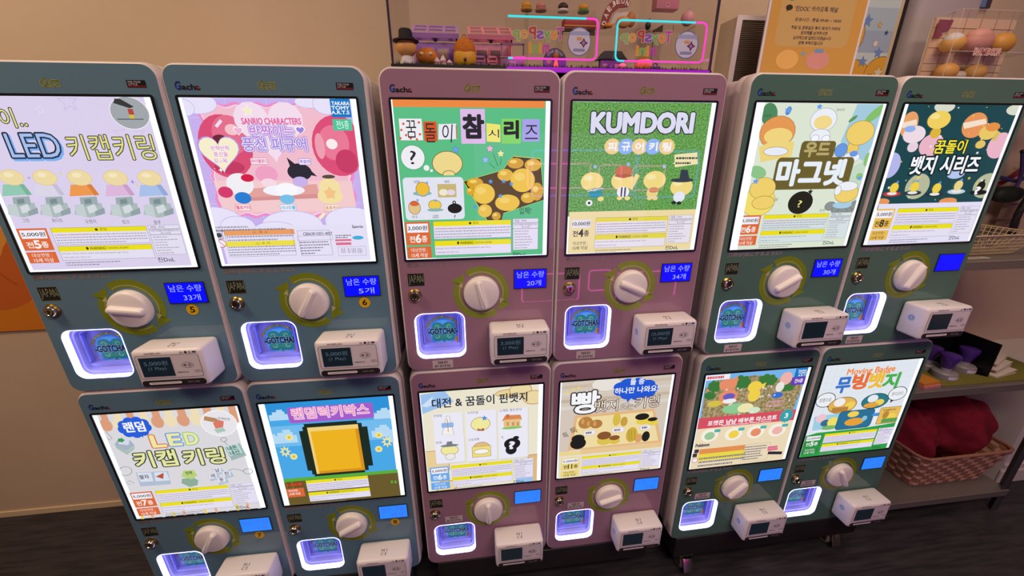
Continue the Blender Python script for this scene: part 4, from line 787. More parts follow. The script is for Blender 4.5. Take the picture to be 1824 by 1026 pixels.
# orange print on the wall, left
t = thing('wall_poster', 'orange poster with dark orange round shape on the wall at the left', 'poster', (-1.78, WY - .004, 1.13))
b = MB(); b.box(-.32, .32, -.003, .003, -.24, .24, M('poster_orange', '#e08a2a', .6)); b.build('sheet', t)
s = Sheet(None, -.0032, ink, (-.32, -.24, .32, .24)); s.rect(-.32, -.24, .32, -.14, '#d57f22'); s.ell(.14, -.04, .15, .13, '#c8662a'); s.ell(.09, .1, .16, .14, '#e39a3c'); s.ell(.28, -.04, .08, .1, '#c8662a')
s.line([(.145 + .05 * math.cos(k * .4), .045 + .034 * math.sin(k * .4)) for k in range(17)], .004, '#4a2c18'); s.line([(.15, .015), (.17, .04), (.19, .055)], .004, '#4a2c18'); s.line([(.17, -.02), (.19, -.06), (.215, -.09)], .004, '#a8551f'); s.build('print', t, smooth=False)

# carts under each pair of columns
def cart(g, label):
    gx, gy, ga = GRP[g]; t = thing('machine_cart', label, 'cart', (gx, gy, FL), ga, 'wheeled carts under the machines')
    zt = Z0 + ZB - FL
    b = MB(); b.box(-.318, .318, .0, .44, zt - .078, zt, M('cart_black', '#1b191b', .45), bev=.003); b.build('tray', t)
    for i, (x, y) in enumerate(((-.27, .025), (.27, .04), (-.27, .40), (.27, .40)) if g == 'green' else ((-.27, .13), (.27, .13), (-.27, .40), (.27, .40))):
        c = MB(); c.box(-.024, .024, -.022, .03, zt - .084, zt - .078, CHROME, bev=.001); c.lathe([(.011, zt - .09), (.011, zt - .084)], CHROME, n=14)
        for q in (-.012, .012): c.box(q - .0015, q + .0015, -.012, .026, .018, zt - .086, CHROME)
        co = c.build('caster', t); co.location = (x, y, 0)
        wv = MB(); T = Matrix.Translation((0, .008, .0275)) @ Matrix.Rotation(R(90), 4, 'Y'); wv.lathe([(.010, -.0105), (.024, -.0105), (.027, -.007), (.027, .007), (.024, .0105), (.010, .0105)], M('wheel_grey', '#8f8a84', .4), T, 26); wv.build('wheel', co)
        if i < 2:
            l = MB(); T = Matrix.Translation((.004, -.021, .060)) @ Matrix.Rotation(R(-22), 4, 'X'); l.box(-.015, .015, -.002, .002, -.042, 0, CHROME, T, bev=.0012); l.box(-.015, .015, -.021, .0, .056, .060, CHROME, Matrix.Translation((.004, 0, 0))); l.build('brake_lever', co)
    return t
cart('teal', 'black wheeled cart under the teal machines'); cart('pink', 'black wheeled cart under the pink machines'); cart('green', 'black wheeled cart with chrome casters under the green machines')

# ------------------------------------------------------------------ display case on the pink machines
ZM = Z0 + ROWP + ZT                                   # top of the machines
GLASS = thin_glass('clear_acrylic', (.985, .975, .985)); GLASS2 = thin_glass('clear_acrylic_inner', (.99, .99, .99))
EDGE = M('acrylic_edge', '#3a3048', .25)
CB = ZM + .011
t = thing('display_case', 'large clear acrylic display case of toys on top of the pink machines', 'display case', (0, .045, ZM))
b = MB(); b.box(-.322, .328, -.002, .40, 0.0005, .011, M('case_base_black', '#19161c', .4)); b.build('base', t)
for n, q in (('front_pane', (-.320, .326, 0, .002, .011, .36)), ('side_pane', (-.320, -.318, .002, .396, .011, .36)), ('side_pane', (.324, .326, .002, .396, .011, .36)), ('top_pane', (-.320, .326, 0, .398, .36, .362))):
    b = MB(); b.box(*q, GLASS); b.build(n, t)
for x in (-.3205, .3225):
    b = MB(); b.box(x, x + .004, -.001, .003, .011, .362, EDGE); b.build('corner_edge', t)
b = MB(); tm = NZ('turf', '#22301a', '#3c4c22', 160, .9)
random.seed(3)
b.box(-.317, .323, .012, .39, .0112, .0135, tm)
for i in range(1500):
    x = random.uniform(-.316, .322); y = random.uniform(.012, .08); h = random.uniform(.004, .009)
    b.add([(x - .0012, y, .013), (x + .0012, y, .013), (x + random.uniform(-.002, .002), y + random.uniform(-.002, .002), .013 + h)], [(0, 1, 2)], tm)
o = b.build('turf', t, smooth=False); o['kind'] = 'stuff'
b = MB(); b.box(-.102, .322, -.005, -.0022, .0012, .0098, M('reflection_strip_magenta', '#200020', .4, em='#a010bc', es=.95)); b.build('reflection_strip', t)['label'] = 'magenta reflection in the case glass, modelled as a glowing strip'  # emissive stand-in for the magenta machine base reflected in the glass

l = area('case_fill_magenta', (.11, .10, CB + .03), (0, 0, 0), .40, .03, .14, (1.0, .08, .85))  # added light tinting the turf magenta; the case itself has no such lamp
def P(px, py, Y): return at(px, py, Y)
SIGN_CY = M('neon_reflection_cyan', '#062020', .4, em='#3fe8ee', es=1.05); SIGN_PK = M('neon_reflection_pink', '#200618', .4, em='#ff45c8', es=1.05)
def neon(label, px, py, pw, ph, closed):  # a sign reflected in the case glass, modelled as glowing geometry behind the pane
    Y = .060
    a = P(px, py + ph * .5, Y); xl, xr = P(px, py + ph / 2, Y).x, P(px + pw, py + ph / 2, Y).x; zt_, zb = P(px + pw / 2, py, Y).z, P(px + pw / 2, py + ph, Y).z
    cx, cz = (xl + xr) / 2, (zt_ + zb) / 2; w2, h2 = (xr - xl) / 2, (zt_ - zb) / 2
    t = thing('neon_reflection', label, 'neon reflection', (cx, Y, cz), 0, 'neon reflections in the display case')
    b = MB(); b.box(-w2 - .004, w2 + .004, .0032, .0052, -h2 - .004, h2 + .004, GLASS2); b.build('clear_board', t)
    r = .010; n = 6
    arc = lambda ccx, ccz, a0: [(ccx + r * math.cos(R(a0 + 90 * k / n)), 0, ccz + r * math.sin(R(a0 + 90 * k / n))) for k in range(n + 1)]
    cy = [(w2 * .72, 0, h2), (0, 0, h2)]
    if closed: cy += arc(-w2 + r, h2 - r, 90) + arc(-w2 + r, -h2 + r, 180) + [(-w2 * .8, 0, -h2)]
    else: cy += [(-w2, 0, h2)]
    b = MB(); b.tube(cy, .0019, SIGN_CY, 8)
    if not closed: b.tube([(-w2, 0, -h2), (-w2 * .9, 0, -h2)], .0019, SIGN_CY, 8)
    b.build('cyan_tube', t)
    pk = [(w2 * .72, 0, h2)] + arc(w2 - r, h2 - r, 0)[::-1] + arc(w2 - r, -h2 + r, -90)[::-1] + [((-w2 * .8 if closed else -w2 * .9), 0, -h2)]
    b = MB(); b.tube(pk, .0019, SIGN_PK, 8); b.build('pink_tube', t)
    s = Sheet(None, .0026, ink); W, H = 2 * w2, 2 * h2
    fx = lambda u: -w2 + u * W
    fz = lambda v: h2 - v * H
    cols = ('#8fc46a', '#e6ac4a', '#c04a48', '#8a62c4', '#7ac06a', '#e6a03c', '#c454b4'); us = (.09, .18, .27, .355, .43, .51, .58)
    for k, (ch, c) in enumerate(zip('poPsyoT', cols)):
        big = ch in 'PT'; h = .30 if big else (.25 if ch in 'py' else .2); v = .37 if big else (.44 if ch in 'py' else .41)
        s.text(ch, fx(us[k] - .036), fz(v), fx(us[k] + .036), fz(v), h * H * .92, c, .04, (('#e9dcc8', .07),), mirror=True)
    for ch, u, c, h in (('i', .245, '#e6ac4a', .24), ('n', .305, '#8fc46a', .18), ('i', .36, '#e6ac4a', .24), ('m', .425, '#c454b4', .18)): s.text(ch, fx(u - (.035 if ch != 'i' else .01)), fz(.75 - (.02 if ch == 'i' else 0)), fx(u + (.03 if ch != 'i' else .01)), fz(.75 - (.02 if ch == 'i' else 0)), h * H, c, .06, mirror=True)
    s.build('lettering', t, smooth=False)
    s = Sheet(None, .0024, ink); s.ell(fx(.80), fz(.55), W * .135, H * .36, '#6f7ea8'); s.ell(fx(.80), fz(.55), W * .125, H * .33, '#d5d9ec'); s.rect(fx(.69), fz(.30), fx(.91), fz(.40), '#a9b6de', .003); s.rect(fx(.73), fz(.72), fx(.87), fz(.80), '#8f9cc4', .003); s.star(fx(.85), fz(.58), W * .05, '#3a2a36', 4, inner=.5); s.star(fx(.85), fz(.58), W * .03, '#c77ad0', 4, inner=.4); s.rect(fx(.77), fz(.44), fx(.83), fz(.52), '#d8a864', .001); s.build('emblem', t, smooth=False)
neon('left neon sign reflection with mirrored pastel lettering, modelled in the display case', 905, 31, 159, 74, False)
neon('right neon sign reflection with complete cyan and pink frame, modelled in the display case', 1098, 38, 158, 72, True)

# toys in the case
def root(name, label, cat, px, py, Y, rz=0, z=None, group=None, k=1.2):
    p = P(px, py, Y); t = thing(name, label, cat, (p.x, p.y, CB + .0027 if z is None else z), rz, group); t.scale = (k, k, k); return t
def wpx(Y, n=1): return n / F_PX * (Y - CAM.y) * 1.06
TY = '#e9b54e'
PAS = lambda n, c, r=.5: M('toy_' + n, c, r)
def kiosk(label, px, Y, col, dark, win):
    t = root('toy_kiosk', label, 'dollhouse', px, 120, Y, 0, group='toy kiosks in the display case', k=1.1)
    m = PAS('kiosk_' + label[:4], col); d = PAS('kioskd_' + label[:4], dark); W = .042
    b = MB()
    b.box(-W, W, .055, .058, .0, .062, d)
    for x in (-W, W - .003): b.box(x, x + .003, 0.01, .058, 0, .06, m)
    b.box(-W, W, .008, .058, 0, .004, m); b.box(-W, W, 0.01, .013, .055, .066, m); b.build('stall', t)
    b = MB(); T = Matrix.Translation((0, .012, .068)) @ Matrix.Rotation(R(25), 4, 'X')
    for x in (-W - .002, -.017, .014, W - .003): b.box(x, x + .005, -.016, .05, 0, .003, m, T)
    for y in (-.016, .018, .046): b.box(-W - .002, W + .002, y, y + .005, 0, .003, m, T)
    b.box(-W - .003, W + .003, -.019, -.015, -.004, .004, m, T); b.build('slatted_roof', t)
    for x in (-.016, .012):
        b = MB(); b.box(x - .013, x + .013, .051, .055, .031, .052, m); b.box(x - .0105, x + .0105, .0502, .0512, .0335, .0495, PAS('pane_' + win, win)); b.build('window_frame', t)
    b = MB(); b.box(-.003, .003, .0085, .0105, .053, .066, PAS('sign_brown', '#4a4038')); b.build('hanging_sign', t)
    return t
kiosk('purple toy kiosk with slatted roof in the display case', 778, .135, '#c196e0', '#a47cc6', '#d6bfa0')
kiosk('pink toy kiosk with slatted roof in the display case', 876, .135, '#f0a0ac', '#d09cba', '#7a626c')
t = root('hat_figurine', 'round yellow figurine in tall black hat at left of the case', 'figurine', 727, 122, .10)
b = MB(); b.ball((0, 0, .030), .017, .015, .014, PAS('skin_yellow', '#dfa65c')); b.build('head', t)
b = MB(); b.lathe([(.009, 0), (.012, .006), (.010, .014), (.006, .02)], PAS('robe_white', '#d5d2d6')); b.build('robe', t)
b = MB(); b.lathe([(.021, .039), (.021, .0405), (.012, .042), (.0105, .055), (.0085, .057), (.001, .0575)], PAS('felt_black', '#1d1c20', .8)); b.build('hat', t)
t = root('orange_bun', 'orange round bun toy with two pale dots beside the purple kiosk', 'toy', 762, 120, .115)
b = MB(); b.ball((0, 0, .020), .0185, .016, .0135, PAS('orange', '#d98328')); b.build('bun', t)
for x in (-.008, .007): b = MB(); b.ball((x, -.0145, .022), .0035, .002, .0025, PAS('cream', '#ecd9b0')); b.build('dot', t)
t = root('toy_counter', 'low pink toy counter under the orange bun', 'toy', 777, 122, .112)
b = MB(); b.box(-.03, .03, 0, .02, 0, .006, PAS('counter_pink', '#cf8fa8'), bev=.001); b.build('counter', t)
for i, (x, lab, h) in enumerate(((779, 'small white toy cake next to the orange bun', .011), (790, 'taller white toy cake with pink stripe in the case', .014), (801, 'round white toy cake by the yellow pouch', .008))):
    o = root('toy_cake', lab, 'toy', x, 118, .108, z=CB + .0027 + .0073, group='white toy cakes')
    b = MB(); b.lathe([(.0058, 0), (.006, h * .5), (.004, h * .8), (.0005, h * 1.15)], PAS('icing', '#e8dcdc'), n=18); b.build('icing', o)
    b = MB(); b.lathe([(.0062, h * .25), (.0064, h * .38), (.0062, h * .5)], PAS('stripe_pink', '#cf7f98'), n=18); b.build('stripe', o)
t = root('acorn_pouch', 'yellow acorn-shaped pouch with orange knitted cap between the kiosks', 'pouch', 829, 122, .10)
b = MB(); b.ball((0, 0, .0172), .0195, .014, .017, PAS('pouch_yellow', '#e3ac28'), sq=.85); b.build('body', t)
b = MB(); b.ball((0, 0, .028), .0185, .0138, .019, NZ('knit_orange', '#c8701e', '#d9842c', 300, .8, bump=.4), sq=.95); b.build('cap', t)
b = MB(); b.tube([(.0035 * math.cos(k * .7), 0, .0475 + .004 * math.sin(k * .7)) for k in range(9)], .001, PAS('cord_orange', '#c8701e'), 6, closed=True); b.build('loop', t)
b = MB(); b.ball((0, -.0135, .0125), .0028, .002, .0028, PAS('button_brown', '#5a3a22')); b.build('button', t)
for px, c, lab in ((858, '#a07ab0', 'purple toy chair before the pink kiosk'), (880, '#d98aa2', 'pink toy chair before the pink kiosk')):
    o = root('toy_chair', lab, 'toy', px, 122, .115, R(8), group='toy chairs in the case'); m = PAS('chair_' + c[1:], c)
    b = MB(); b.box(-.0085, .0085, 0, .013, .010, .012, m); b.build('seat', o)
    b = MB(); b.box(-.009, -.007, .011, .013, .012, .026, m); b.box(.007, .009, .011, .013, .012, .026, m); b.box(-.009, .009, .011, .013, .023, .026, m); b.box(-.009, .009, .0112, .0128, .0165, .0185, m); b.build('backrest', o)
    for x in (-.0075, .0075):
        for y in (.001, .012): b = MB(); b.box(x - .001, x + .001, y - .001, y + .001, 0, .010, m); b.build('leg', o)
t = root('toy_stall', 'mauve toy stall with railed counter in the display case', 'toy', 913, 122, .10)
m = PAS('mauve', '#8a5f86'); b = MB(); b.box(-.021, .021, 0, .016, 0, .019, m, bev=.001); b.build('counter', t)
b = MB(); b.box(-.022, .022, -.001, .017, .019, .021, PAS('rose', '#b97a94')); b.build('top', t)
b = MB()
for x in (-.02, .018): b.box(x, x + .002, 0, .002, .021, .040, m)
b.box(-.021, .021, 0, .002, .038, .041, m); b.build('rail', t)
s = Sheet(None, -.0004, ink); s.text('MENU', -.006, .012, .006, .012, .004, '#c9b0c4', .02); s.dashes(-.006, .009, .006, .004, 2, '#c9b0c4'); s.build('lettering', t, smooth=False)
t = root('arched_magnet', 'purple arched souvenir magnet with green disc below the left neon reflection', 'magnet', 988, 122, .12)
b = MB(); A = [(-.021, 0), (.021, 0)] + [(.021 * math.cos(R(k)), .018 + .021 * math.sin(R(k))) for k in range(0, 181, 15)]; b.prism(A, 0, .005, PAS('plum', '#5a4478')); b.build('arch', t)
s = Sheet(None, -.0004, ink); s.ell(-.011, .019, .005, .005, '#7f9a4a'); s.build('green_disc', t, smooth=False); b = MB(); b.ball((.001, -.004, .026), .005, .004, .005, PAS('amber', '#d88a2c')); b.lathe([(.006, .002), (.004, .014), (.001, .022)], PAS('amber', '#d88a2c'), Matrix.Translation((.001, -.004, 0)), 14); b.build('amber_figure', t)
s = Sheet(None, -.0008, ink)
for k, ch in enumerate('DAEJEON'): a = R(140 - k * 16.5); s.text(ch, .0155 * math.cos(a) - .0018, .018 + .0165 * math.sin(a), .0155 * math.cos(a) + .0018, .018 + .0165 * math.sin(a), .0042, '#cfc6de', .03)
s.build('lettering', t, smooth=False)
t = root('toy_gatehouse', 'dark toy gatehouse with curved tile roof in the case', 'toy', 1089, 122, .12)
dk = PAS('slate', '#3a3838'); b = MB(); b.prism([(-.029, .022), (-.023, .0275), (-.016, .036), (.016, .036), (.023, .0275), (.029, .022), (.022, .0235), (-.022, .0235)], -.004, .016, dk); b.build('roof', t)
b = MB(); b.box(-.021, .021, 0, .012, 0, .0235, PAS('timber', '#4a4650')); b.build('wall', t)
for x in (-.013, .009): b = MB(); b.box(x - .004, x + .004, -.0012, .0005, .009, .016, PAS('paper_window', '#8a7f70')); b.build('window', t)
b = MB(); b.box(-.004, .002, -.0012, .0005, 0, .015, PAS('gate_plum', '#5a4a78')); b.build('door', t)
def ball_toy(name, label, cat, px, Y, r, c, z=None, cap=None, sz=1, group=None):
    o = root(name, label, cat, px, 120, Y, z=z, group=group)
    b = MB(); b.ball((0, 0, r * sz), r, r * .9, r * sz, PAS(c[1:], c)); b.build('body', o)
    b = MB(); b.tube([(0, 0, r * 2 * sz - .001), (.001, 0, r * 2 * sz + .003), (.004, 0, r * 2 * sz + .005)], .0008, PAS(cap or '4a3a2a', '#' + (cap or '4a3a2a')), 6); b.build('stem', o)
    return o
ball_toy('tan_ball', 'small tan ball toy at the right of the gatehouse', 'toy', 1108, .108, .008, '#b98a5c')
ball_toy('round_gourd', 'round ochre gourd toy under the right neon reflection', 'toy', 1145, .12, .0155, '#c8903c')
t = root('toy_bag', 'small black toy bag right of the round ochre gourd', 'toy bag', 1168, 122, .11)
b = MB(); b.box(-.010, .010, 0, .008, 0, .013, PAS('bag_black', '#221f28'), bev=.0015); b.build('body', t)
b = MB(); b.tube([(.004 * math.cos(R(k)), .004, .013 + .005 * math.sin(R(k))) for k in range(0, 181, 20)], .0008, PAS('bag_black', '#221f28'), 6); b.build('handle', t)
# clear risers with toys
def riser(label, px0, px1, py, Y):
    a, c = P(px0, py, Y), P(px1, py, Y); t = thing('acrylic_riser', label, 'riser', ((a.x + c.x) / 2, Y, CB), 0, 'clear risers in the case'); w_ = (c.x - a.x) / 2; h = a.z - CB
    b = MB(); b.box(-w_, w_, 0, .06, h - .002, h, GLASS2); b.build('plate', t)
    for x in (-w_, w_ - .002): b = MB(); b.box(x, x + .002, 0, .06, .003, h - .002, GLASS2); b.build('side', t)
    return a.z
z1 = riser('low clear riser carrying the red souvenir arch in the case', 1002, 1160, 47, .20)
z2 = riser('tall clear riser carrying small cakes in the case', 940, 1062, 15, .275)
z3 = riser('clear riser carrying the pink ball toy at right of the case', 1180, 1240, 43, .28)
t = thing('red_toy_house', 'red toy house with yellow stripe behind the left neon reflection', 'toy', (P(1037, 45, .2).x, .215, z1)); b = MB(); b.box(-.038, .038, 0, .03, 0, .022, PAS('red', '#a8262c'), bev=.002); b.build('body', t)
b = MB(); b.box(-.0385, .0385, -.001, .0, .005, .0075, PAS('gold', '#d09a3c')); b.build('stripe', t)
t = thing('souvenir_arch', 'dark red DAEJEON souvenir arch with round toy in front', 'magnet', (P(1105, 47, .2).x, .205, z1), R(0))
b = MB(); A = [(.045 * math.cos(R(k)), .062 * math.sin(R(k))) for k in range(60, 181, 8)] + [(-.030, .0), (-.027 + .0, .012), (-.02, .03), (-.004, .042), (.018, .045)]
b.prism(A, 0, .005, PAS('maroon', '#8a2f2a')); b.build('arch', t)
s = Sheet(None, -.0004, ink)
for k, ch in enumerate('DAEJEON'):
    a = R(170 - k * 17); x, z = .0385 * math.cos(a), .054 * math.sin(a) + .001; ta = a - R(90); d = .0038; s.text(ch, x - d * math.cos(ta), z - d * math.sin(ta), x + d * math.cos(ta), z + d * math.sin(ta), .0095, '#ece2d8', .05)
s.build('lettering', t, smooth=False)
b = MB(); b.prism([(-.022, .010), (.018, .016), (.022, .036), (-.012, .034)], .0055, .008, PAS('grid_white', '#d8cfc4')); b.build('window_grid', t)
b = MB(); b.ball((.006, -.006, .012), .017, .008, .0125, PAS('tan', '#cf9a5a')); b.build('round_toy', t); b = MB(); b.ball((.027, .002, .02), .011, .006, .016, PAS('bread', '#b8763e')); b.build('loaf', t)
b = MB(); b.ball((-.028, -.004, .005), .010, .006, .0055, PAS('amber', '#d88a2c')); b.build('small_toy', t)
ball_toy('black_pawn', 'tiny black figure standing right of the red souvenir arch', 'figurine', 1147, .205, .0055, '#26242a', z=z1, sz=1.3)
ball_toy('pink_ball', 'pink ball toy with blue cap at right of the case', 'toy', 1214, .29, .014, '#e2a2a6', z=z3, cap='8aa4c4')
t = thing('heart_box', 'pink box with a dark heart at the top right of the case', 'box', (P(1189, 16, .36).x, .36, P(1189, 16, .36).z))
b = MB(); b.box(-.032, .032, 0, .03, 0, .045, PAS('box_pink', '#cf7f94'), bev=.0015); b.build('body', t)
s = Sheet(None, -.0004, ink); s.ell(0, .010, .0058, .0058, '#e2a2b0'); s.heart(0, .0098, .003, '#7a3a4a'); s.build('heart', t, smooth=False)
b = MB()
for x in (-.028, .027): b.box(x, x + .001, .01, .011, CB + .003 - t.location.z, 0, GLASS2)
b.build('clear_stand', t)
for px, c, c2, lab in ((940, '#d9a23a', '#c8903c', 'yellow cake toy at left end of the tall riser'), (966, '#c98a80', '#b87a70', 'rosy cake toy on the tall riser'), (1006, '#3a2a24', '#e2d8d0', 'dark brown cake toy with white base on the tall riser'), (1043, '#d9a23a', '#4a8a3c', 'yellow cake toy on green base on the tall riser')):
    o = thing('toy_dessert', lab, 'toy', (P(px, 14, .275).x, .293, z2), 0, 'cake toys on the tall riser')
    b = MB(); b.lathe([(.0135, 0), (.0145, .003), (.012, .006)], PAS(c2[1:], c2), n=20); b.build('base', o); b = MB(); b.ball((0, 0, .011), .0125, .0115, .009, PAS(c[1:], c)); b.build('topping', o)

# ------------------------------------------------------------------ on top of the green machines
t = thing('grille_box', 'white box with dark mesh grille between display case and yellow notice', 'speaker', (.545, .22, ZM))
b = MB(); b.box(-.062, .085, 0, .07, 0, .162, M('cream_plastic', '#cfc0a6', .5), bev=.004); b.build('housing', t)
b = MB(); b.prism(rrect(-.064, 0.002, .087, .162, .004, 3), -.004, 0, M('frame_white', '#d8cdd0', .45), holes=[rrect(-.050, .012, .073, .152, .002, 3)[::-1]]); b.build('front_frame', t)
b = MB(); mm = M('mesh_dark', '#3a332c', .6); m2 = M('mesh_wire', '#8a7a66', .4, .6); b.box(-.05, .073, -.0012, -.0002, .012, .152, mm)
for k in range(34): z = .014 + k * .0041; b.box(-.05, .073, -.0022, -.0012, z, z + .0014, m2)
b.build('grille', t)
q = [(1362, 0), (1529, 0), (1522, 130), (1358, 128)]
a0, a1 = P(1360, 64, .15), P(1526, 64, .15); wn = a1.x - a0.x; hn = .150
t = thing('notice_stand', 'yellow notice sheet in clear stand with opening hours, on the green machines', 'notice', ((a0.x + a1.x) / 2 + .006, .15, ZM))
ht = .215
b = MB(); b.box(-wn / 2 - .006, wn / 2 + .006, 0, .003, .002, ht, M('stand_white', '#e2dadc', .3)); b.build('stand', t)
b = MB(); b.box(-wn / 2 - .006, wn / 2 + .006, -.012, .07, 0, .003, M('stand_white', '#e2dadc', .3)); b.build('foot', t)
zb, z0n = P(1440, 129, .15).z - ZM, P(1440, 0, .15).z - ZM
s = Sheet(lambda x, y: (-wn / 2 + (x - 1362) / 166 * wn, z0n + (zb - z0n) * y / 129), -.0004, ink, (-wn / 2, .004, wn / 2, ht - .003))
s.rect(1300, -60, 1600, 150, '#cfa050'); s.rect(1378, -60, 1509, 82, '#cbab6c', 10)
s.ell(1393, 14, 6, 5, '#3a3020'); s.poly([(1390, 17), (1389, 21), (1395, 18)], '#3a3020'); s.ell(1395, 0, 4, 3, '#6a8a4a')
for tx, x0, x1, y, h in (("'진DOL' 카카오톡 채널", 1403, 1478, 15, 9), ('운영시간 : 평일 09:00 ~ 18:00', 1407, 1489, 34, 6), ('주말 및 공휴일은 톡이 응대가 어려워', 1403, 1490, 48, 6), ('문의해를 남겨주시면', 1422, 1469, 57, 6.5), ('순차적으로 답변드리겠습니다', 1410, 1478, 66, 6.5), ('양해 부탁드립니다', 1421, 1465, 75, 6.5)): s.text(tx, x0, y, x1, y, h, '#33304a', .02)
s.ell(1407, 106, 20, 18, '#e8b968'); s.ell(1462, 106, 21, 18, '#d99a90'); s.rect(1453, 85, 1470, 93, '#7f9cc0', 3); s.star(1434, 94, 6, '#8fa8c0')
s.build('notice_sheet', t, smooth=False)
t = thing('framed_poster', 'framed pale blue poster with stars, behind the yellow notice', 'poster', (1.10, .44, ZM + .0))
b = MB(); b.box(-.16, .082, 0, .012, 0, .5, M('poster_frame_black', '#1c1a1e', .4)); b.build('frame', t)
b = MB(); b.box(-.15, .066, -.003, 0, 0, .49, M('poster_mat_cream', '#c9b48e', .6)); b.build('mount', t)
s = Sheet(None, -.0032, ink, (-.15, .0, .055, .49))
for k in range(8): s.rect(-.15, .02 + k * .06, .09, .08 + k * .06, ('#a9bfcb', '#bfd2d4', '#9cafc6')[k % 3])
s.ell(-.06, .07, .07, .05, '#d9a43e', '#4a3a2a', .0015); s.ell(.045, .085, .055, .045, '#d9a43e', '#4a3a2a', .0015); s.rect(.02, .0, .1, .065, '#b98a8a', .01, '#4a3a2a', .0015); s.ell(.01, .05, .025, .03, '#7f8fa4', '#4a3a2a', .0015); s.ell(-.09, .185, .045, .05, '#d9a43e', '#4a3a2a', .0015)
for x, z, r, c in ((-.028, .115, .016, '#6f8fc8'), (.02, .14, .016, '#6f8fc8'), (.038, .085, .018, '#d8d0b8'), (-.045, .225, .018, '#6f8fc8'), (.0, .215, .009, '#d9b25a'), (.03, .195, .007, '#3a4a7a')): s.star(x, z, r, c, o='#4a3a2a', ow=.0012)
s.star(.002, .165, .012, '#d8d4cc', 6, inner=.5, o='#5a3a2a', ow=.0012); s.build('print', t, smooth=False)
t = thing('wall_picture', 'small blue picture on the wall above the clear toy box', 'picture', (1.50, WY - .012, 1.856)); b = MB(); b.box(-.06, .04, 0, .012, 0, .15, M('pic_frame', '#4a4046', .4)); b.build('frame', t)
s = Sheet(None, -.0004, ink); s.rect(-.058, .002, .02, .148, '#6a86b4'); s.ell(-.02, .03, .02, .012, '#c9d2e0'); s.build('print', t, smooth=False)
# clear box of toys
BX, BY, BZ = 1.145, .25, 1.607
t = thing('clear_toy_box', 'clear acrylic toy box with pink lettering on top of the shelf unit', 'box', (BX, BY, BZ))
for n, qq in (('front_pane', (0, .27, 0, .0015, .0005, .165)), ('side_pane', (0, .0015, .0015, .07, .0005, .165)), ('side_pane', (.2685, .27, .0015, .07, .0005, .165)), ('top_pane', (0, .27, 0, .07, .165, .167)), ('middle_shelf', (.0015, .2685, .004, .06, .068, .070))):
    b = MB(); b.box(*qq, GLASS2); b.build(n, t)
b = MB(); bp = M('grid_panel', '#e0c0a4', .7); gl = M('grid_line', '#8a7262', .7); b.box(.0015, .2685, .064, .07, .0005, .165, bp)
for z in (.03, .05, .09, .115, .14): b.box(.0015, .2685, .0632, .064, z, z + .001, gl)
for x in (.05, .10, .15, .20, .25): b.box(x, x + .001, .0632, .064, .0005, .165, gl)
b.build('back_panel', t)
s = Sheet(None, -.0006, ink); s.text('KUMDORI', .075, .069, .157, .069, .0145, '#d6847c', .03, (('#ecd9d2', .14),)); s.build('lettering', t, smooth=False)
s = Sheet(None, .058, ink); s.poly([(-.012 + .016, .112), (.030, .118), (.024, .130), (.046, .134), (.052, .158), (.005, .158)], '#8f4560'); s.build('burst_sticker', t, smooth=False)
b = MB(); ed = M('acrylic_bright_edge', '#d8ccc8', .2)
for q in ([(0, 0, 0), (0, 0, .167)], [(0, .07, 0), (0, .07, .167)], [(0, 0, .167), (.27, 0, .167)], [(0, .07, .167), (.27, .07, .167)], [(0, 0, .167), (0, .07, .167)], [(0, 0, .069), (.27, 0, .069)], [(.27, 0, 0), (.27, 0, .167)], [(.1, 0, .002), (.1, 0, .066)]): b.tube(q, .0007, ed, 6)
b.build('edge_lines', t)
def boxtoy(label, x, z, r, c, cap=None, cc=None, sz=.8):
    o = thing('ball_toy', label, 'toy', (BX + x, BY + .034, BZ + z), 0, 'ball toys in the clear toy box'); b = MB(); b.ball((0, 0, r * sz), r, min(r * .85, .026), r * sz, PAS(c[1:], c)); b.build('body', o)
    if cap: b = MB(); b.ball((-.004, -.001, r * 1.35 * sz), r * .82, min(r * .72, .024), r * .75 * sz, PAS(cc[1:], cc)); b.build('cap', o)
boxtoy('yellow ball toy with white cap in the clear toy box', .042, .0702, .030, '#e5b05c', 1, '#e0dad8'); boxtoy('large pink ball toy in the clear toy box', .122, .0702, .042, '#d99a8e', 1, '#dfa396', .72); boxtoy('golden ball toy at right in the clear toy box', .2, .0702, .034, '#dca044')
boxtoy('orange ball toy on the floor of the clear toy box', .05, .0007, .029, '#dba255'); boxtoy('white ball toy on the floor of the clear toy box', .096, .0007, .017, '#cdbcae'); boxtoy('ochre ball toy on the floor of the clear toy box', .145, .0007, .028, '#cf9f58')

# claw machine across the aisle: its pink frames show as reflections in the pink panels
CX0 = at(912, 300, 2.4).x
t = thing('claw_machine', 'claw machine with pink light frames, mirrored in the glossy pink panels', 'claw machine', (CX0 + .8, -2.4, FL))
b = MB(); b.box(-.8, .8, -.7, -.02, 0, 1.95, M('cabinet_plum', '#4a3a5e', .5), bev=.01); b.build('cabinet', t)
b = MB(); b.box(-.76, .76, -.02, -.012, .10, .42, M('prize_door', '#2a2436', .4)); b.build('prize_door', t)
fp = M('frame_light_pink', '#200818', .4, em='#ff4fc0', es=7); fb = M('frame_light_blue', '#081020', .4, em='#4a6cff', es=6)
def lf(x0, y0, x1, y1, m):
    a, c = at(x0, y0, 2.4), at(x1, y1, 2.4); ox, oz = CX0 + .8, FL
    b = MB(); b.tube([(x, 0, z) for x, z in rrect(min(a.x, c.x) - ox, min(a.z, c.z) - oz, max(a.x, c.x) - ox, max(a.z, c.z) - oz, .03, 4)], .007, m, 8, closed=True); b.build('light_frame', t)
for q in ((940, 292, 1050, 334), (1067, 294, 1104, 336), (1128, 296, 1180, 338), (1050, 482, 1086, 516), (930, 490, 1030, 534), (1100, 486, 1200, 528)): lf(*q, fp)
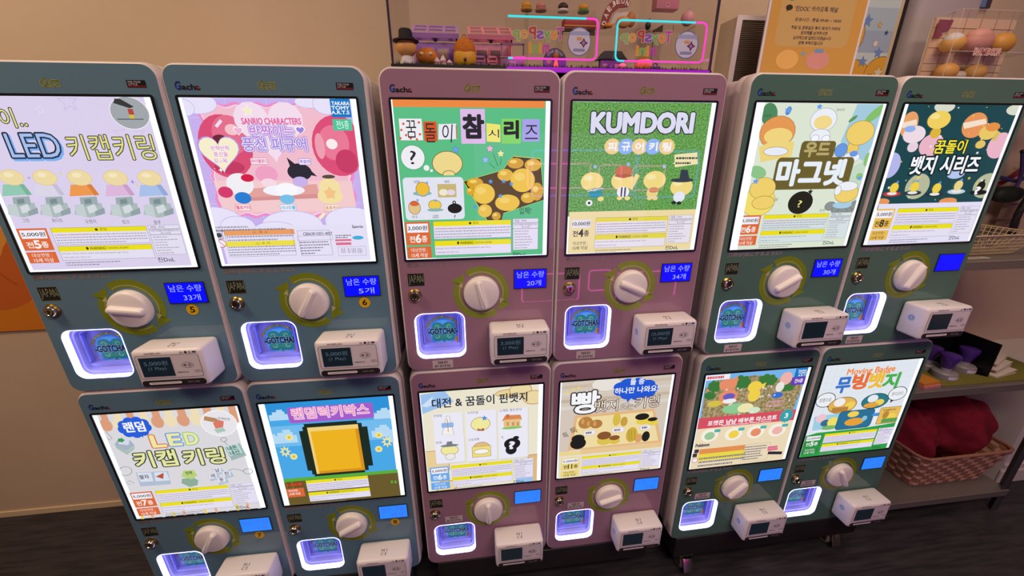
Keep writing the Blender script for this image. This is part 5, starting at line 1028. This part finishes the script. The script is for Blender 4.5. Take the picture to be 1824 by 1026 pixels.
for q in ((948, 268, 1130, 346), (1136, 270, 1235, 350)): lf(*q, fb)

# ------------------------------------------------------------------ shelf unit at the right
GREY = M('shelf_steel', '#8b8582', .35, .5); DGREY = M('shelf_post_grey', '#4a4a52', .45, .4)
t = thing('shelf_unit', 'grey metal shelf unit standing right of the green machines', 'shelf', (1.41, .055, FL))
Z1, Z2, Z3 = 1.131 - FL, .712 - FL, .246 - FL
for z in (Z1, Z2, Z3):
    b = MB(); b.box(-.325, .325, 0, .42, z - .004, z, GREY); b.box(-.325, .325, -.0022, -.0001, z - .026, z + .0005, GREY); b.box(-.325, .325, -.0028, -.0023, z - .002, z + .0008, M('bright_edge', '#d0c8c0', .3, .6)); b.build('shelf_board', t)
b = MB(); b.box(-.325, .325, .15, .425, 1.606 - FL - .004, 1.6065 - FL, GREY); b.build('shelf_board', t)
for x, y in ((-.325, .0), (.300, .0), (-.325, .398), (.300, .398)):
    b = MB(); b.box(x, x + .026, y + .002, y + .004, 0, 1.42, DGREY); b.box(x if x < 0 else x + .024, (x if x < 0 else x + .024) + .002, y + .002, y + .026, 0, 1.42, DGREY); b.build('post', t)
b = MB(); pn = NZ('shelf_backing', '#4a3e48', '#52464f', 5, .7); b.box(-.325, .345, .425, .43, .06, Z1 - .004, pn); b.box(-.325, .345, .425, .43, Z1 - .004, 1.452, M('upper_backing', '#a8917f', .7))
for z in (.62, 1.12, 1.3): b.box(-.325, .325, .4244, .425, z, z + .002, M('panel_seam', '#5a4c48', .8))
b.build('back_panel', t); b = MB(); b.box(.02, .06, .40, .424, Z2, Z1 - .004, DGREY); b.build('upright_bar', t); b = MB(); b.lathe([(.005, 0), (.005, .002)], BLACKM, Matrix.Translation((.12, .4245, Z2 + .16)) @ Matrix.Rotation(R(90), 4, 'X'), 16); b.build('bolt_hole', t)
S1, S2, S3 = 1.1315, .7125, .2465
# wire basket
t = thing('wire_basket', 'cream wire basket on the top shelf at the right edge', 'basket', (1.30, .17, S1))
b = MB(); wm = M('wire_cream', '#c9b592', .45)
def ring(w_, d_, z, r): b.tube([(x, y, z) for x, y in rrect(-w_, -d_, w_, d_, .02, 4)], r, wm, 6, closed=True)
for k in range(6): ring(.108 + k * .006, .058 + k * .005, .002 + k * .011, .0014)
ring(.142, .086, .062, .0026)
for k in range(27):
    u = -1 + 2 * k / 26
    for sy in (-1, 1): b.tube([(u * .1, sy * .056, .002), (u * .138, sy * .084, .062)], .001, wm, 5)
for k in range(12):
    u = -1 + 2 * k / 11
    for sx in (-1, 1): b.tube([(sx * .106, u * .05, .002), (sx * .14, u * .078, .062)], .001, wm, 5)
for k in range(9): b.tube([(-.106, -.05 + k * .0125, .002), (.106, -.05 + k * .0125, .002)], .001, wm, 5)
b.build('wire_frame', t)
t = thing('green_mug', 'dark green round mug with ring handle in the wire basket', 'mug', (1.295, .18, S1 + .004)); gm = M('mug_green', '#16352a', .25)
b = MB(); b.lathe([(.026, 0), (.034, .01), (.036, .05), (.034, .075), (.030, .075), (.030, .02), (.001, .018)], gm, n=32); b.build('cup', t); b = MB(); b.tube([(-.03 - .028 * math.sin(R(k)), -.01, .042 - .028 * math.cos(R(k))) for k in range(0, 181, 15)], .006, gm, 8); b.build('handle', t)
t = thing('paper_sheet', 'small printed paper lying on the top shelf by the basket', 'paper', (1.23, .075, S1)); b = MB(); b.box(-.035, .04, 0, .016, 0, .001, M('paper_white', '#cfc2b4', .8)); b.build('sheet', t); s = Sheet(None, 0, ink)
b = MB(); b.box(-.03, .03, .004, .006, .001, .0013, M('print_grey', '#6a605a', .8)); b.box(-.03, .02, .009, .011, .001, .0013, M('print_grey', '#6a605a', .8)); b.build('print', t)
# things hanging on the back panel
PY = .47
def pw(px, py, y=PY): return at(px, py, y)
t = thing('hanging_hook', 'dark metal hook holding straps above the top shelf', 'hook', tuple(pw(1822, 290))); b = MB(); b.tube([(0, .0, 0), (0, -.05, 0), (0, -.055, .012)], .004, BLACK, 8); b.build('rod', t)
def cordthing(name, label, cat, pts, r, c, Y=.47):
    pw = lambda px, py: at(px, py, Y)
    p0 = pw(*pts[0]); t = thing(name, label, cat, tuple(p0)); L = [pw(*p) - p0 for p in pts]; L = [(Vector((v.x, v.y, v.z))) for v in L]; out = []
    for i in range(len(L) - 1):
        for k in range(6):
            u = k / 6; a, bq, cq, d = L[max(i - 1, 0)], L[i], L[i + 1], L[min(i + 2, len(L) - 1)]
            out.append(.5 * ((2 * bq) + (cq - a) * u + (2 * a - 5 * bq + 4 * cq - d) * u * u + (3 * bq - a - 3 * cq + d) * u ** 3))
    b = MB(); b.tube(out + [L[-1]], r, M('cord_' + c[1:], c, .6), 8); b.build('cord', t)
    b = MB(); b.ball(tuple(L[0]), r * 1.25, r * 1.25, r * 1.25, M('clip_dark', '#201c20', .4)); b.build('clip', t); return t
cordthing('red_strap', 'red lanyard strap hanging on the back panel at right', 'strap', [(1768, 334), (1800, 316), (1835, 292), (1870, 272)], .009, '#8a2434')
cordthing('blue_cord', 'blue cord hanging below the red strap at right', 'cord', [(1835, 312), (1812, 322), (1790, 318), (1765, 312)], .007, '#3a3a78', Y=.445)
cordthing('purple_cord', 'purple looped cord hanging down at the right edge', 'cord', [(1822, 270), (1820, 305), (1812, 330), (1800, 350), (1790, 358)], .006, '#4a3c74', Y=.425)
cordthing('black_cable', 'black cable hanging down to the wire basket at right', 'cable', [(1840, 335), (1826, 360), (1812, 385), (1800, 420)], .011, '#221c1e', Y=.40)
t = thing('green_pouch', 'dark green rolled pouch hanging at the right edge above the basket', 'pouch', tuple(pw(1788, 346, .445)))
b = MB(); b.ball((0, -.01, 0), .06, .025, .03, M('pouch_green', '#1c2622', .6), sq=.8); b.build('body', t); b = MB(); b.tube([(.05, -.01, .005), (.09, -.01, .008), (.13, -.01, .004)], .012, M('pouch_green', '#1c2622', .6), 10); b.build('neck', t)
for i, (px, py, lab) in enumerate(((1802, 375, 'upper clear card holder hanging behind the wire basket'), (1790, 408, 'lower clear card holder hanging behind the wire basket'))):
    t = thing('card_holder', lab, 'card holder', tuple(pw(px, py, PY - .01)), 0, 'clear card holders'); b = MB(); b.box(-.05, .06, 0, .002, -.03, .03, M('sleeve_taupe', '#8f7668', .35)); b.build('sleeve', t); b = MB(); b.box(-.012, .012, -.001, .0, .022, .026, M('sleeve_slot', '#5a4a42', .6)); b.build('slot', t)
# second shelf
t = thing('green_mat', 'olive green felt mat on the middle shelf', 'mat', (1.47, .068, S2)); b = MB(); b.box(-.19, .25, 0, .16, 0, .004, NZ('felt_olive', '#6f6a2c', '#7f7a36', 200, .95, bump=.2)); b.build('felt', t)
ZMAT = S2 + .004
for (px, py), lab in zip(((1692, 676), (1725, 664), (1660, 660)), ('front purple-handled stamp on the green mat', 'purple-handled stamp with white label nearest the black card box', 'purple-handled stamp half hidden behind the card reader')):
    p = atZ(px, py, ZMAT); t = thing('hand_stamp', lab, 'stamp', (p.x, p.y + .02, ZMAT), 0, 'purple-handled stamps')
    b = MB(); b.lathe([(.031, 0), (.032, .004), (.032, .018), (.028, .022), (.014, .024), (.012, .034)], M('stamp_grey', '#8f8a90', .4), n=28); b.build('base', t)
    b = MB(); b.lathe([(.012, .033), (.016, .042), (.021, .06), (.026, .074), (.025, .080), (.018, .083), (.001, .084)], M('stamp_purple', '#4a2c86', .3), n=28); b.build('handle', t)
    s = Sheet(None, 0, ink); b = MB(); n = 9; A = [R(235 + 70 * k / n) for k in range(n + 1)]
    b.rings([[(.0325 * math.cos(a), .0325 * math.sin(a), z) for a in A] + [(.0322 * math.cos(a), .0322 * math.sin(a), z) for a in A[::-1]] for z in (.004, .015)], M('stamp_label', '#cfcad4', .5)); b.build('label_band', t)
t = thing('black_sleeve', 'open black card box standing behind the purple stamps', 'box', (1.484, .095, ZMAT)); sb = M('sleeve_black', '#0b0a0c', .35)
b = MB(); b.box(-.002, .002, 0, .12, 0, .117, sb); b.build('side_panel', t); b = MB(); T = Matrix.Translation((0, .12, 0)) @ Matrix.Rotation(R(-18), 4, 'Z'); b.box(-.21, .002, -.002, .002, 0, .117, sb, T); b.build('back_panel', t)
b = MB(); b.add([(-.002, .0, .001), (-.002, .118, .001), (-.19, .18, .001), (-.03, .03, .001)], [(0, 1, 2, 3)], sb); b.build('base_flap', t)
for k in range(4):
    t = thing('folded_card', ('bottom', 'second lowest', 'third', 'topmost')[k] + ' folded white card fanned beside the black card box', 'card', (1.535 + .006 * k, .125 + .014 * k, ZMAT + .0005 + k * .0165), R(10 + 6 * k), 'folded white cards')
    cm = M('card_white', '#d3c6bc', .7); b = MB(); b.box(-.04, .065, -.035, .05, 0, .002, cm); b.build('lower_leaf', t); b = MB(); T = Matrix.Translation((-.04, 0, .002)) @ Matrix.Rotation(R(-5), 4, 'Y'); b.box(0, .105, -.035, .05, 0, .002, cm, T); b.build('upper_leaf', t)
    if k == 3:
        b = MB(); T = Matrix.Translation((-.04, 0, .002)) @ Matrix.Rotation(R(-5), 4, 'Y'); b.lathe([(.022, .002), (.022, .0026)], M('print_blue', '#5a6a9a', .7), T @ Matrix.Translation((.045, .01, 0)), 24); b.build('blue_seal', t)
t = thing('card_packet', 'orange and pink card packet at left of the green mat', 'packet', (1.235, .066, S2 + .0002), R(6)); b = MB(); b.box(-.03, .042, 0, .07, 0, .008, PAS('packet_pink', '#c87a86')); b.build('pink_packet', t); b = MB(); b.box(-.03, .038, .004, .075, .008, .018, PAS('packet_orange', '#d08838')); b.build('orange_packet', t)
# wicker basket with red cushions
t = thing('wicker_basket', 'woven tan basket on the bottom shelf, filled with dark red cloth', 'basket', (1.545, .245, S3))
bm_ = MB(); wk = (NZ('wicker_light', '#c0927a', '#cda088', 60, .7, (1, 1, 6)), NZ('wicker_dark', '#946652', '#a4745e', 60, .7, (1, 1, 6)))
def bpt(u, v, out=0):
    """u around (0..1), v up (0..1)"""
    w_, d_ = .155 + .035 * v + out, .135 + .03 * v + out; q = rrect(-w_, -d_, w_, d_, .03, 6); n = len(q); f = u * n; i = int(f) % n; k = f - int(f); a, c = q[i], q[(i + 1) % n]
    return (a[0] + (c[0] - a[0]) * k, a[1] + (c[1] - a[1]) * k, .004 + .148 * v)
per = []; q0 = rrect(-.17, -.15, .17, .15, .03, 6)
L0 = [math.dist(q0[i], q0[(i + 1) % len(q0)]) for i in range(len(q0))]; TOT = sum(L0)
def arc_u(s_):
    s_ = (s_ % 1) * TOT
    for i, l in enumerate(L0):
        if s_ <= l: return (i + s_ / l) / len(L0)
        s_ -= l
    return 0
NU, NV = 44, 8
for j in range(NV):
    for i in range(NU):
        u0, u1 = i / NU, (i + 1) / NU; over = (i + j) % 2; o = .0035 if over else -.001; m = wk[0] if over else wk[1]; v0, v1 = j / NV, (j + .96) / NV; vs = []
        for k in range(4):
            uu = arc_u(u0 + (u1 - u0) * k / 3); bulge = o * math.sin(math.pi * k / 3)
            vs += [bpt(uu, v0, bulge * .5), bpt(uu, (v0 + v1) / 2, bulge + o * .4), bpt(uu, v1, bulge * .5)]
        bm_.add(vs, [(3 * k + e, 3 * k + 3 + e, 3 * k + 4 + e, 3 * k + 1 + e) for k in range(3) for e in (0, 1)], m)
bm_.build('woven_wall', t)
b = MB(); b.tube([bpt(arc_u(k / 60), 1.02) for k in range(60)], .0055, wk[1], 8, closed=True); b.build('rim', t); b = MB(); b.box(-.15, .15, -.13, .13, .001, .005, wk[1]); b.build('bottom', t)
RED = NZ('red_fleece', '#781026', '#8a1830', 40, .95, bump=.15)
for lab, c, r, s_ in (('large dark red cushion stuffed in the right of the woven basket', (1.632, .255, S3 + .170), (.125, .135, .125), .4), ('dark red cushion stuffed in the left of the woven basket', (1.425, .235, S3 + .14), (.060, .115, .125), .4)):
    t = thing('red_cushion', lab, 'cushion', c, R(12), 'red cushions in the woven basket'); b = MB(); b.ball((0, 0, 0), *r, RED, n=64, lumps=s_ * .5, sq=.86); b.build('cover', t, True, 180)
    b = MB(); b.tube([(r[0] * .9 * math.cos(k * .2), -r[1] * .55 - .01, r[2] * .5 * math.sin(k * .2)) for k in range(6)], .003, M('seam_red', '#4a0a14', .9), 6); b.build('seam', t)
